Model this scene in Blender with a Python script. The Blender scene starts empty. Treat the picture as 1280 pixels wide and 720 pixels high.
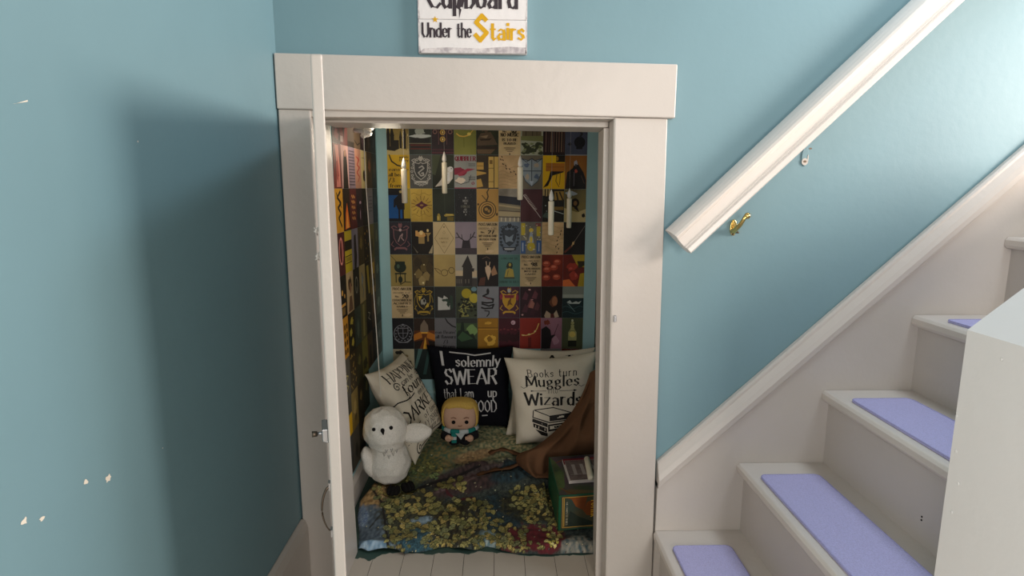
import bpy, math, random
import numpy as np
from mathutils import Vector, Matrix
random.seed(7); RNG = np.random.default_rng(5)
S = bpy.context.scene; C = S.collection
R = math.radians

# ------------------------------------------------------------------ camera, world, light, exposure
FPX, CAM_H = 740.0, 1.185
def cam_matrix(p, y, r):
    cp, sp, cy, sy, cr, sr = math.cos(p), math.sin(p), math.cos(y), math.sin(y), math.cos(r), math.sin(r)
    Ry = np.array([[cy,0,-sy],[0,1,0],[sy,0,cy]]); Rx = np.array([[1,0,0],[0,cp,-sp],[0,sp,cp]]); Rz = np.array([[cr,-sr,0],[sr,cr,0],[0,0,1]])
    return Rz @ Rx @ Ry
CM = cam_matrix(R(9.6), R(1.37), R(.22))
def P(px, py, X=None, Y=None, Z=None):          # survey helper: the point of a known plane of the room seen at a pixel
    d = CM.T @ np.array([(px-640)/FPX, (py-360)/FPX, 1.0])
    d = Vector((d[0], d[2], -d[1]))
    t = X/d.x if X is not None else (Y/d.y if Y is not None else (Z-CAM_H)/d.z)
    return d*t + Vector((0, 0, CAM_H))
cam = bpy.data.objects.new('camera', bpy.data.cameras.new('camera')); C.objects.link(cam)
cam.data.sensor_width = 36; cam.data.lens = FPX/1280*36; cam.data.clip_start = .02
w2c = np.array([[1,0,0],[0,0,-1],[0,1,0]], float)          # world (x,y,z) -> right, down, forward
rows = CM @ w2c
cam.matrix_world = Matrix(((rows[0][0], -rows[1][0], -rows[2][0], 0), (rows[0][1], -rows[1][1], -rows[2][1], 0),
                           (rows[0][2], -rows[1][2], -rows[2][2], CAM_H), (0, 0, 0, 1)))
S.camera = cam
S.view_settings.view_transform = 'Standard'; S.view_settings.look = 'None'
S.view_settings.gamma = 1; S.view_settings.use_curve_mapping = False
S.view_settings.exposure = 0.0
wd = bpy.data.worlds.new('house_light'); S.world = wd; wd.use_nodes = True
wd.node_tree.nodes['Background'].inputs[0].default_value = (1, .97, .95, 1)
wd.node_tree.nodes['Background'].inputs[1].default_value = .18
def area(name, loc, target, sx, sy, power, col):
    l = bpy.data.lights.new(name, 'AREA'); l.shape = 'RECTANGLE'; l.size = sx; l.size_y = sy; l.energy = power; l.color = col
    o = bpy.data.objects.new(name, l); C.objects.link(o); o.location = loc
    o.rotation_euler = (Vector(target)-Vector(loc)).to_track_quat('-Z', 'Y').to_euler()
    return o
area('assumed_hall_light', (2.9, .15, 1.75), (-.4, .9, 1.2), .95, .9, 78, (1, .90, .83))  # assumed hall source, placed from the open door's shadow; no window is built
area('stair_fill_light', (2.8, .98, 1.55), (1.0, 1.6, 1.0), .8, .9, 28, (1, .86, .74))  # added low light where stairs would rise, brightens wall below the rail; no window
area('front_fill_light', (.85, -2.5, 1.4), (0, 1.9, .6), .6, 1.3, 46, (1, .94, .87))  # added fill from behind the camera, brightens the cupboard inside
area('left_fill_light', (-.556, -.75, 1.2), (3, -.75, 1.2), .8, 1.5, 31, (1, .91, .85))  # added fill for the low wall's end and the risers, no doorway behind it
area('assumed_upstairs_light', (1.35, 1.15, 2.75), (1.0, 1.25, 0), .7, .5, 20, (.80, .90, 1))  # assumed cool light from above, added for the handrail's top; its source is unseen

# ------------------------------------------------------------------ mesh builder
WL = {}
STEP = [0]
def step():
    STEP[0] = (STEP[0]+1) % 40; return STEP[0]*1.2e-5
class MB:
    def __init__(s): s.v = []; s.f = []; s.mi = []; s.mats = []; s.sm = []
    def m(s, mat):
        if mat not in s.mats: s.mats.append(mat)
        return s.mats.index(mat)
    def add(s, vs, fs, mat, smooth=False):
        b = len(s.v); i = s.m(mat); s.v += [Vector(p) for p in vs]
        for f in fs: s.f.append([b+k for k in f]); s.mi.append(i); s.sm.append(smooth)
        return s
    def box(s, a, b, mat):
        (x0,y0,z0),(x1,y1,z1) = a, b
        return s.add([(x0,y0,z0),(x1,y0,z0),(x1,y1,z0),(x0,y1,z0),(x0,y0,z1),(x1,y0,z1),(x1,y1,z1),(x0,y1,z1)],
              [(0,3,2,1),(4,5,6,7),(0,1,5,4),(1,2,6,5),(2,3,7,6),(3,0,4,7)], mat)
    def hexa(s, bot, top, mat):                       # two quads
        return s.add(list(bot)+list(top), [(0,3,2,1),(4,5,6,7),(0,1,5,4),(1,2,6,5),(2,3,7,6),(3,0,4,7)], mat)
    def prism(s, poly, vec, mat, smooth=False):
        n = len(poly); vec = Vector(vec); a = [Vector(p) for p in poly]
        s.add(a+[p+vec for p in a], [tuple(range(n-1,-1,-1)), tuple(range(n,2*n))], mat)
        b = len(s.v)-2*n
        for k in range(n):
            s.f.append([b+k, b+(k+1)%n, b+n+(k+1)%n, b+n+k]); s.mi.append(s.m(mat)); s.sm.append(smooth)
        return s
    def tube(s, pts, rad, mat, n=10, cap=True):
        pts = [Vector(p) for p in pts]; k = len(pts)
        rad = rad if isinstance(rad, (list, tuple)) else [rad]*k
        vs = []; up = Vector((0,0,1))
        for i, p in enumerate(pts):
            t = (pts[min(i+1,k-1)]-pts[max(i-1,0)]).normalized()
            u = t.cross(up)
            if u.length < 1e-3: u = t.cross(Vector((1,0,0)))
            u.normalize(); w = t.cross(u).normalized()
            if abs(t.z) < .99: pass
            for j in range(n):
                a = 2*math.pi*j/n; vs.append(p+(u*math.cos(a)+w*math.sin(a))*rad[i])
        fs = [(i*n+j, i*n+(j+1)%n, (i+1)*n+(j+1)%n, (i+1)*n+j) for i in range(k-1) for j in range(n)]
        if cap: fs += [tuple(range(n-1,-1,-1)), tuple(range((k-1)*n, k*n))]
        return s.add(vs, fs, mat, True)
    def lathe(s, prof, mat, M=Matrix(), n=28, sq=(1,1), shift=None):
        vs = []; k = len(prof)
        for i, (r, z) in enumerate(prof):
            dx, dy = shift(z) if shift else (0, 0)
            for j in range(n):
                a = 2*math.pi*j/n; vs.append(M @ Vector((dx+r*sq[0]*math.cos(a), dy+r*sq[1]*math.sin(a), z)))
        fs = [(i*n+j, i*n+(j+1)%n, (i+1)*n+(j+1)%n, (i+1)*n+j) for i in range(k-1) for j in range(n)]
        fs += [tuple(range(n-1,-1,-1)), tuple(range((k-1)*n, k*n))]
        return s.add(vs, fs, mat, True)
    def ball(s, c, r, mat, rot=None, n=20, bump=0):
        c = Vector(c); r = Vector(r) if hasattr(r, '__len__') else Vector((r,r,r)); vs = []; m = n//2
        for i in range(m+1):
            th = math.pi*i/m
            for j in range(n):
                a = 2*math.pi*j/n
                q = Vector((math.sin(th)*math.cos(a), math.sin(th)*math.sin(a), math.cos(th)))
                q = Vector((q.x*r.x, q.y*r.y, q.z*r.z))*(1+bump*random.uniform(-1,1))
                vs.append(c + (rot @ q if rot else q))
        fs = [(i*n+j, (i+1)*n+j, (i+1)*n+(j+1)%n, i*n+(j+1)%n) for i in range(m) for j in range(n)]
        return s.add(vs, fs, mat, True)
    def grid(s, fn, nu, nv, mat, thick=0, closed_back=None):
        vs = [fn(u/nu, v/nv) for v in range(nv+1) for u in range(nu+1)]
        fs = [(v*(nu+1)+u, v*(nu+1)+u+1, (v+1)*(nu+1)+u+1, (v+1)*(nu+1)+u) for v in range(nv) for u in range(nu)]
        return s.add(vs, fs, mat, True)
    def build(s, name, parent=None, bevel=0, seg=2, loc=None, solid=0, subsurf=0):
        me = bpy.data.meshes.new(name); o = bpy.data.objects.new(name, me); C.objects.link(o)
        if parent: w = WL[parent]; o.parent = parent
        else:
            if loc is None:
                xs = [p.x for p in s.v]; ys = [p.y for p in s.v]; zs = [p.z for p in s.v]
                loc = ((min(xs)+max(xs))/2, (min(ys)+max(ys))/2, min(zs))
            w = Vector(loc); o.location = w
        WL[o] = w
        me.from_pydata([p-w for p in s.v], [], s.f); me.polygons.foreach_set('material_index', s.mi); me.polygons.foreach_set('use_smooth', s.sm)
        for m in s.mats: me.materials.append(m)
        me.update()
        if solid: md = o.modifiers.new('solid', 'SOLIDIFY'); md.thickness = solid; md.offset = 0
        if bevel: md = o.modifiers.new('bevel', 'BEVEL'); md.width = bevel; md.segments = seg; md.limit_method = 'ANGLE'; md.angle_limit = R(40)
        if subsurf: md = o.modifiers.new('sub', 'SUBSURF'); md.levels = md.render_levels = subsurf
        return o
def thing(name, label, cat, loc, group=None, kind=None):
    o = bpy.data.objects.new(name, None); C.objects.link(o); o.location = loc; o.empty_display_size = .05
    WL[o] = Vector(loc); return tag(o, label, cat, group, kind)
def tag(o, label, cat, group=None, kind=None):
    o['label'] = label; o['category'] = cat
    if group: o['group'] = group
    if kind: o['kind'] = kind
    return o
def struct(o, label, cat): return tag(o, label, cat, None, 'structure')

# ------------------------------------------------------------------ materials
MATS = {}
def base_mat(name):
    m = bpy.data.materials.new(name); m.use_nodes = True; nt = m.node_tree
    return m, nt, nt.nodes['Principled BSDF']
def lin(c): return tuple((x/12.92 if x <= .04045 else ((x+.055)/1.055)**2.4) for x in c)
def hx(h): return lin(tuple(int(h[i:i+2], 16)/255 for i in (0,2,4)))
def paint(name, col, rough=.5, bump=.15, scale=60, var=.06, col2=None):
    if name in MATS: return MATS[name]
    m, nt, b = base_mat(name); N = nt.nodes.new; L = nt.links.new
    tc = N('ShaderNodeTexCoord'); n1 = N('ShaderNodeTexNoise'); n1.inputs['Scale'].default_value = scale*.12; n1.inputs['Detail'].default_value = 5
    L(tc.outputs['Object'], n1.inputs['Vector'])
    mx = N('ShaderNodeMix'); mx.data_type = 'RGBA'
    c2 = col2 or tuple(max(0, c*(1-var*2)) for c in col)
    mx.inputs[6].default_value = (*c2, 1); mx.inputs[7].default_value = (*[min(1, c*(1+var)) for c in col], 1)
    L(n1.outputs['Fac'], mx.inputs[0]); L(mx.outputs[2], b.inputs['Base Color'])
    b.inputs['Roughness'].default_value = rough
    n2 = N('ShaderNodeTexNoise'); n2.inputs['Scale'].default_value = scale; n2.inputs['Detail'].default_value = 3; L(tc.outputs['Object'], n2.inputs['Vector'])
    bp = N('ShaderNodeBump'); bp.inputs['Strength'].default_value = bump; bp.inputs['Distance'].default_value = .004
    L(n2.outputs['Fac'], bp.inputs['Height']); L(bp.outputs['Normal'], b.inputs['Normal'])
    MATS[name] = m; return m
def fabric(name, col, scale=900, rough=.95, bump=.5, var=.12, col2=None):
    if name in MATS: return MATS[name]
    m, nt, b = base_mat(name); N = nt.nodes.new; L = nt.links.new
    tc = N('ShaderNodeTexCoord'); n1 = N('ShaderNodeTexNoise'); n1.inputs['Scale'].default_value = scale; n1.inputs['Detail'].default_value = 2
    L(tc.outputs['Object'], n1.inputs['Vector'])
    mx = N('ShaderNodeMix'); mx.data_type = 'RGBA'; c2 = col2 or tuple(c*(1-var*3) for c in col)
    mx.inputs[6].default_value = (*c2, 1); mx.inputs[7].default_value = (*[min(1, c*(1+var*2)) for c in col], 1)
    L(n1.outputs['Fac'], mx.inputs[0]); L(mx.outputs[2], b.inputs['Base Color'])
    b.inputs['Roughness'].default_value = rough; b.inputs['Specular IOR Level'].default_value = .15
    bp = N('ShaderNodeBump'); bp.inputs['Strength'].default_value = bump; bp.inputs['Distance'].default_value = .002
    L(n1.outputs['Fac'], bp.inputs['Height']); L(bp.outputs['Normal'], b.inputs['Normal'])
    MATS[name] = m; return m
def metal(name, col, rough=.3):
    if name in MATS: return MATS[name]
    m, nt, b = base_mat(name); b.inputs['Base Color'].default_value = (*col, 1); b.inputs['Metallic'].default_value = 1; b.inputs['Roughness'].default_value = rough
    n = nt.nodes.new('ShaderNodeTexNoise'); n.inputs['Scale'].default_value = 90
    mr = nt.nodes.new('ShaderNodeMapRange'); mr.inputs[3].default_value = rough*.7; mr.inputs[4].default_value = rough*1.4
    nt.links.new(n.outputs['Fac'], mr.inputs[0]); nt.links.new(mr.outputs[0], b.inputs['Roughness'])
    MATS[name] = m; return m
PRINT_K = 1.0
def ink(h):                                           # printed colour on card; 'aabbcc' flat, 'aabbcc-ddeeff@s' mottled photo print
    if h in MATS: return MATS[h]
    m, nt, b = base_mat('print_'+h.replace('@','_').replace('-','_')); N = nt.nodes.new; L = nt.links.new
    b.inputs['Roughness'].default_value = .55; b.inputs['Specular IOR Level'].default_value = .3
    sc = 25.0; q = h
    if '@' in q: q, t = q.split('@'); sc = float(t)
    a, c = (q.split('-')+[q])[:2] if '-' in q else (q, q)
    ca, cb = ([min(.85, x*PRINT_K) for x in hx(q_)] for q_ in (a, c))
    tc = N('ShaderNodeTexCoord'); n1 = N('ShaderNodeTexNoise'); n1.inputs['Scale'].default_value = sc; n1.inputs['Detail'].default_value = 4
    oi = N('ShaderNodeObjectInfo'); ad = N('ShaderNodeVectorMath'); L(tc.outputs['Object'], ad.inputs[0]); L(oi.outputs['Location'], ad.inputs[1])
    L(ad.outputs[0], n1.inputs['Vector'])
    cr = N('ShaderNodeValToRGB'); cr.color_ramp.elements[0].position = .36; cr.color_ramp.elements[1].position = .64
    k = .93 if a == c else 1
    cr.color_ramp.elements[0].color = (*[x*k for x in ca], 1); cr.color_ramp.elements[1].color = (*cb, 1)
    L(n1.outputs['Fac'], cr.inputs[0]); L(cr.outputs[0], b.inputs['Base Color'])
    MATS[h] = m; return m

TEAL = paint('teal_wall_paint', (.18, .305, .345), .5, .12, 45, .03)
TRIM = paint('cream_trim_paint', (.58, .53, .48), .38, .22, 40, .03)
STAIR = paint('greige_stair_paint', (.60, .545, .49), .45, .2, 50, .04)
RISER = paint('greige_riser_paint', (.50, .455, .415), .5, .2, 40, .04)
NEWEL = paint('white_plaster_paint', (.80, .77, .74), .5, .25, 30, .02)
BRASS = metal('polished_brass', (.75, .55, .2), .22)
STEEL = metal('dull_steel', (.45, .45, .46), .35)
DARKMET = metal('aged_bronze', (.16, .12, .09), .45)
CHIP = paint('bare_plaster', (.82, .74, .62), .9, .3)
DARK = ink('16120f')

# ------------------------------------------------------------------ stroke lettering
def arc(cx, cy, rx, ry, a0, a1, n=7):
    return [(cx+rx*math.cos(R(a0+(a1-a0)*i/n)), cy+ry*math.sin(R(a0+(a1-a0)*i/n))) for i in range(n+1)]
X = .62
GL = {
'A': (.72, [[(0,0),(.36,1),(.72,0)],[(.13,.34),(.59,.34)]]), 'B': (.6, [[(.05,0),(.05,1),(.35,1),(.5,.9),(.5,.65),(.35,.53),(.05,.53)],[(.35,.53),(.57,.4),(.57,.12),(.4,0),(.05,0)]]),
'C': (.62, [[(.6,.82),(.45,1),(.2,.95),(.03,.65),(.03,.32),(.2,.04),(.45,0),(.62,.18)]]), 'D': (.66, [[(.05,0),(.05,1),(.35,1),(.62,.72),(.62,.28),(.35,0),(.05,0)]]),
'E': (.54, [[(.54,.98),(.05,.98),(.05,.02),(.56,.02)],[(.05,.52),(.44,.52)]]), 'F': (.52, [[(.54,.98),(.05,.98),(.05,0)],[(.05,.52),(.42,.52)]]),
'G': (.66, [[(.6,.82),(.45,1),(.2,.95),(.03,.65),(.03,.32),(.2,.04),(.45,0),(.62,.14),(.62,.46),(.38,.46)]]), 'H': (.64, [[(.05,0),(.05,1)],[(.6,0),(.6,1)],[(.05,.52),(.6,.52)]]),
'I': (.14, [[(.07,0),(.07,1)]]), 'J': (.4, [[(.34,1),(.34,.15),(.2,0),(.02,.12)]]), 'K': (.62, [[(.05,0),(.05,1)],[(.58,1),(.07,.45)],[(.25,.62),(.62,0)]]), 'L': (.5, [[(.05,1),(.05,.02),(.5,.02)]]),
'M': (.82, [[(.03,0),(.1,1),(.41,.15),(.72,1),(.79,0)]]), 'N': (.66, [[(.05,0),(.05,1),(.6,0),(.6,1)]]), 'O': (.68, [[(.34,1),(.1,.8),(.04,.5),(.1,.2),(.34,0),(.58,.2),(.64,.5),(.58,.8),(.34,1)]]),
'P': (.58, [[(.05,0),(.05,1),(.4,1),(.55,.85),(.55,.6),(.4,.46),(.05,.46)]]), 'Q': (.68, [[(.34,1),(.1,.8),(.04,.5),(.1,.2),(.34,0),(.58,.2),(.64,.5),(.58,.8),(.34,1)],[(.4,.25),(.68,-.1)]]),
'R': (.62, [[(.05,0),(.05,1),(.4,1),(.55,.85),(.55,.62),(.4,.5),(.05,.5)],[(.3,.5),(.62,-.04)]]), 'S': (.54, [[(.5,.82),(.38,.98),(.15,.95),(.05,.76),(.14,.58),(.42,.44),(.5,.24),(.38,.03),(.15,.02),(.02,.2)]]),
'T': (.6, [[(0,.97),(.6,.97)],[(.3,.97),(.3,0)]]), 'U': (.62, [[(.05,1),(.05,.25),(.2,.02),(.42,.02),(.57,.25),(.57,1)]]), 'V': (.66, [[(0,1),(.33,0),(.66,1)]]), 'W': (.92, [[(0,1),(.22,0),(.46,.85),(.7,0),(.92,1)]]),
'X': (.6, [[(0,1),(.6,0)],[(.6,1),(0,0)]]), 'Y': (.62, [[(0,1),(.31,.5),(.62,1)],[(.31,.5),(.31,0)]]), 'Z': (.56, [[(.02,.98),(.54,.98),(.02,.02),(.56,.02)]]),
'a': (.48, [[(.06,.52),(.2,X),(.38,.56),(.42,.4),(.42,0)],[(.42,.32),(.16,.34),(.04,.18),(.12,.02),(.28,.02),(.42,.14)]]), 'b': (.48, [[(.05,1),(.05,0),(.3,0),(.44,.2),(.44,.44),(.3,X),(.05,.5)]]),
'c': (.42, [[(.42,.48),(.28,X),(.1,.54),(.04,.3),(.12,.06),(.28,0),(.42,.12)]]), 'd': (.48, [[(.43,1),(.43,0)],[(.43,.5),(.24,X),(.08,.5),(.04,.28),(.1,.06),(.26,0),(.43,.14)]]),
'e': (.46, [[(.05,.32),(.42,.34),(.38,.54),(.24,X),(.1,.54),(.04,.3),(.12,.06),(.26,0),(.43,.12)]]), 'f': (.34, [[(.36,.92),(.26,1),(.15,.9),(.15,0)],[(0,.6),(.32,.6)]]),
'g': (.5, [[(.24,X),(.08,.52),(.1,.28),(.26,.2),(.4,.34),(.38,.54),(.24,X)],[(.36,.58),(.5,.62)],[(.14,.22),(.08,.1),(.38,.0),(.46,-.14),(.32,-.3),(.1,-.26),(.05,-.12),(.14,-.02)]]),
'h': (.48, [[(.05,1),(.05,0)],[(.05,.46),(.22,X),(.38,.54),(.42,.4),(.42,0)]]), 'i': (.14, [[(.07,X),(.07,0)],[(.07,.82),(.07,.9)]]), 'k': (.46, [[(.05,1),(.05,0)],[(.4,X),(.07,.28)],[(.18,.38),(.46,0)]]),
'l': (.14, [[(.07,1),(.07,0)]]), 'm': (.76, [[(.05,X),(.05,0)],[(.05,.46),(.2,X),(.34,.54),(.38,.4),(.38,0)],[(.38,.46),(.52,X),(.66,.54),(.71,.4),(.71,0)]]), 'n': (.48, [[(.05,X),(.05,0)],[(.05,.46),(.22,X),(.38,.54),(.42,.4),(.42,0)]]),
'o': (.5, [[(.25,X),(.08,.5),(.04,.3),(.1,.08),(.25,0),(.4,.08),(.46,.3),(.42,.5),(.25,X)]]), 'p': (.5, [[(.05,X),(.05,-.34)],[(.05,.5),(.24,X),(.42,.5),(.46,.3),(.4,.08),(.24,0),(.05,.1)]]),
'r': (.36, [[(.05,X),(.05,0)],[(.05,.44),(.18,X),(.34,.6)]]), 's': (.4, [[(.38,.5),(.24,X),(.08,.54),(.08,.4),(.32,.26),(.36,.12),(.22,0),(.03,.1)]]), 't': (.36, [[(.14,.92),(.14,.12),(.24,0),(.36,.08)],[(0,.62),(.32,.62)]]),
'u': (.48, [[(.05,X),(.05,.16),(.16,0),(.3,.04),(.42,.18)],[(.42,X),(.42,0)]]), 'v': (.46, [[(0,X),(.23,0),(.46,X)]]), 'w': (.68, [[(0,X),(.16,0),(.34,.55),(.52,0),(.68,X)]]), 'y': (.48, [[(.02,X),(.24,.06)],[(.46,X),(.2,-.2),(.04,-.34)]]), 'z': (.44, [[(.03,.6),(.42,.6),(.02,.02),(.44,.02)]]),
'0': (.52, [[(.26,1),(.08,.8),(.04,.5),(.08,.2),(.26,0),(.44,.2),(.48,.5),(.44,.8),(.26,1)]]), '1': (.24, [[(.04,.8),(.14,1),(.14,0)]]), '2': (.5, [[(.05,.78),(.15,.98),(.36,.98),(.46,.76),(.4,.5),(.04,.02),(.5,.02)]]),
'3': (.5, [[(.05,.9),(.22,1),(.42,.88),(.42,.64),(.2,.52),(.44,.4),(.46,.16),(.26,0),(.04,.12)]]), '7': (.48, [[(.03,.97),(.47,.97),(.18,0)]]), '8': (.5, [[(.25,.53),(.08,.68),(.1,.9),(.25,1),(.4,.9),(.42,.68),(.25,.53),(.06,.36),(.06,.12),(.25,0),(.44,.12),(.44,.36),(.25,.53)]]), '9': (.5, [[(.44,.6),(.28,.46),(.08,.56),(.06,.84),(.24,1),(.42,.88),(.44,.6),(.4,.2),(.2,0)]]),
'.': (.12, [[(.06,0),(.06,.07)]]), "'": (.12, [[(.07,1),(.05,.8)]]), '/': (.4, [[(0,-.1),(.4,1)]]), ' ': (.26, []), '-': (.3, [[(.03,.35),(.27,.35)]]),
}
def letters(txt, size, x=0, y=0, width=None, nib=.13, ang=12, wmin=.035, gap=.12, align='c', serif=0, wiggle=0, slant=0):
    """quads (lists of 2-D points) of a line of lettering; y is the baseline"""
    out = []; cx = 0
    for ch in txt:
        w, lines = GL.get(ch, GL[' ']); dy = random.uniform(-wiggle, wiggle) if wiggle else 0
        for ln in lines:
            for i in range(len(ln)-1):
                ax, ay = ln[i]; bx, by = ln[i+1]; dx, dyy = bx-ax, by-ay; l = math.hypot(dx, dyy) or 1
                a = math.atan2(dyy, dx); hw = max(wmin, nib*abs(math.sin(a-R(ang))))/2
                nx, ny = -dyy/l*hw, dx/l*hw; e = hw*.5/l
                ax2, ay2, bx2, by2 = ax-dx*e, ay-dyy*e, bx+dx*e, by+dyy*e
                out.append([(cx+ax2-nx, dy+ay2-ny), (cx+bx2-nx, dy+by2-ny), (cx+bx2+nx, dy+by2+ny), (cx+ax2+nx, dy+ay2+ny)])
            if serif:
                for p, q in ((ln[0], ln[1]), (ln[-1], ln[-2])):
                    if abs(p[0]-q[0]) < .35*abs(p[1]-q[1]):
                        out.append([(cx+p[0]-serif, dy+p[1]-.025), (cx+p[0]+serif, dy+p[1]-.025), (cx+p[0]+serif, dy+p[1]+.03), (cx+p[0]-serif, dy+p[1]+.03)])
        cx += w+gap
    tot = max(cx-gap, 1e-6); sx = size if width is None else width/tot
    off = {'c': -tot*sx/2, 'l': 0, 'r': -tot*sx}[align]
    return [[(x+off+(p[0]+slant*p[1])*sx, y+p[1]*size) for p in q] for q in out]
def disc(cx, cy, rx, ry=None, n=18, rot=0, a0=0, a1=360):
    ry = rx if ry is None else ry; c, s = math.cos(R(rot)), math.sin(R(rot)); pts = []
    for i in range(n+(a1-a0 < 360)):
        a = R(a0+(a1-a0)*i/n); u, v = rx*math.cos(a), ry*math.sin(a); pts.append((cx+u*c-v*s, cy+u*s+v*c))
    return pts
def stroke(pts, w):
    out = []
    for (ax, ay), (bx, by) in zip(pts, pts[1:]):
        dx, dy = bx-ax, by-ay; l = math.hypot(dx, dy) or 1; nx, ny = -dy/l*w/2, dx/l*w/2; ex, ey = dx/l*w*.3, dy/l*w*.3
        out.append([(ax-ex-nx, ay-ey-ny), (bx+ex-nx, by+ey-ny), (bx+ex+nx, by+ey+ny), (ax-ex+nx, ay-ey+ny)])
    return out
def ccw(q):
    a = sum(q[i][0]*q[(i+1)%len(q)][1]-q[(i+1)%len(q)][0]*q[i][1] for i in range(len(q)))
    return q if a > 0 else q[::-1]

# ================================================================== the room
YW, CAS = 1.6, 1.58                      # hall face of the back wall, face of its door casing
XL, XR, ZO = -.48, .302, 1.368            # the cupboard opening
WX = -.566                               # left wall of the hall
IX0, IX1, IY1 = -.552, .466, 2.772          # inside of the cupboard
wl = MB(); wl.box((WX-.1, -1.6, 0), (WX, 1.6, 2.6), TEAL)
for px, py, s in ((135,598,.0095),(30,651,.006),(52,648,.005),(107,602,.006),(172,177,.0022),(203,560,.0015)):
    c = P(px, py, X=WX); pts = []
    for i in range(11):
        a = 2*math.pi*i/11; r = s*random.uniform(.45, 1.1); pts.append((WX+.0006, c.y+r*math.cos(a), c.z+r*.8*math.sin(a)))
    wl.add(pts, [tuple(range(11))], CHIP)
a, b = P(14,130,X=WX), P(34,126,X=WX)
wl.add([(WX+.0006,a.y,a.z),(WX+.0006,b.y,b.z-.001),(WX+.0006,b.y,b.z+.001),(WX+.0006,a.y+.005,a.z+.001)], [(0,1,2,3)], CHIP)
struct(wl.build('wall_left'), 'teal painted left hall wall with small chips in the paint', 'wall')
wb = MB(); wb.box((WX, YW, 0), (XL-.02, YW+.1, 2.6), TEAL); wb.box((XR+.03, YW, 0), (2.6, YW+.1, 2.6), TEAL); wb.box((XL-.02, YW, ZO+.022), (XR+.03, YW+.1, 2.6), TEAL)
struct(wb.build('wall_back'), 'teal wall around the little cupboard opening and beside the stairs', 'wall')
FLOOR = paint('worn_grey_floor_paint', (.50, .445, .375), .5, .25, 30, .08)
GREEN = paint('dark_green_floor_paint', (.035, .075, .062), .5, .3, 30, .1)
fl = MB(); fl.box((WX-.1, -1.6, -.05), (2.6, 1.6, 0), FLOOR)
for k in range(12):                      # boards of the threshold run into the cupboard
    x0 = -.6+k*.098; fl.box((x0, 1.6, -.05), (x0+.0965, 1.99, -.0), FLOOR)
fl.box((-.6, 1.6, -.05), (.6, 2.0, -.002), DARK)
struct(fl.build('floor'), 'greige painted floorboards at the cupboard threshold', 'floor')
edge = [(436,700),(450,697),(462,701),(478,692),(500,690),(520,692),(541,693),(560,690),(586,692),(600,689),(626,691),(655,694),(690,695),(700,693),(720,694),(752,691)]
pts = [P(x, y, Z=.001) for x, y in edge]; gp = [(-.6, pts[0].y, .0008)]
for p, q in zip(pts, pts[1:]):
    for i in range(5):
        m = p.lerp(q, i/5); gp.append((m.x, m.y+random.uniform(-.004, .004), .0008))
gp += [(.6, pts[-1].y, .0008), (.6, 2.8, .0008), (-.6, 2.8, .0008)]
cf = MB(); cf.prism([(x, y, z-.0505) for x, y, z in gp if 1], (0,0,.0515), GREEN)
struct(cf.build('floor_cupboard'), 'dark green painted floor inside the cupboard', 'floor')
CEIL_Z = 1.50
iw = paint('cupboard_blue_paint', (.34, .56, .59), .5, .15)
o = MB().box((IX0-.05, 1.7, 0), (IX0, IY1+.05, CEIL_Z+.04), iw).build('wall_cupboard_left'); struct(o, 'left inside wall of the cupboard behind its cards', 'wall')
o = MB().box((IX1, 1.7, 0), (IX1+.05, IY1+.05, CEIL_Z+.04), iw).build('wall_cupboard_right'); struct(o, 'right inside wall of the cupboard', 'wall')
o = MB().box((IX0, IY1, 0), (IX1, IY1+.05, CEIL_Z+.04), iw).build('wall_cupboard_back'); struct(o, 'light blue back wall of the cupboard behind its cards', 'wall')
o = MB().box((IX0-.05, 1.7, CEIL_Z), (IX1+.05, IY1+.05, CEIL_Z+.05), TRIM).build('ceiling_cupboard'); struct(o, 'low ceiling inside the cupboard', 'ceiling')
# trim of the opening
t = MB(); t.hexa([(WX+.004,CAS,0),(XL,CAS,0),(XL,YW,0),(WX+.004,YW,0)], [(WX+.004,CAS,1.381),(XL,CAS,1.380),(XL,YW,1.380),(WX+.004,YW,1.381)], TRIM)
struct(t.build('trim_1', bevel=.003), 'narrow cream casing between the open door and the left wall', 'trim')
t = MB(); t.hexa([(.321,CAS,0),(.457,CAS,0),(.457,YW,0),(.321,YW,0)], [(XR,CAS,1.366),(.441,CAS,1.364),(.441,YW,1.364),(XR,YW,1.366)], TRIM)
struct(t.build('trim_2', bevel=.003), 'wide cream casing between the cupboard and the stairs', 'trim')
t = MB(); t.hexa([(WX+.003,CAS-.005,1.3815),(.459,CAS-.005,1.3645),(.459,YW,1.3645),(WX+.003,YW,1.3815)], [(WX+.003,CAS-.005,1.517),(.459,CAS-.005,1.498),(.459,YW,1.498),(WX+.003,YW,1.517)], TRIM)
struct(t.build('trim_3', bevel=.003), 'cream head casing board across the top of the cupboard opening', 'trim')
t = MB(); t.hexa([(-.487,YW+.0005,0),(-.4625,YW+.0005,0),(-.4625,1.79,0),(-.487,1.79,0)], [(-.500,YW+.0005,1.366),(-.4885,YW+.0005,1.366),(-.4885,1.79,1.366),(-.500,1.79,1.366)], TRIM)
struct(t.build('trim_4', bevel=.002), 'left jamb and stop of the cupboard opening', 'trim')
t = MB(); t.hexa([(.3195,CAS+.001,0),(.329,CAS+.001,0),(.329,1.79,0),(.3195,1.79,0)], [(XR-.0015,CAS+.001,1.3625),(XR+.008,CAS+.001,1.3625),(XR+.008,1.79,1.3625),(XR-.0015,1.79,1.3625)], TRIM)
t.hexa([(.300,1.645,0),(.320,1.645,0),(.320,1.79,0),(.3155,1.79,0)], [(.286,1.645,1.346),(XR-.001,1.645,1.346),(XR-.001,1.79,1.346),(.2955,1.79,1.346)], TRIM)
struct(t.build('trim_5', bevel=.002), 'right jamb and stop of the cupboard opening', 'trim')
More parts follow.
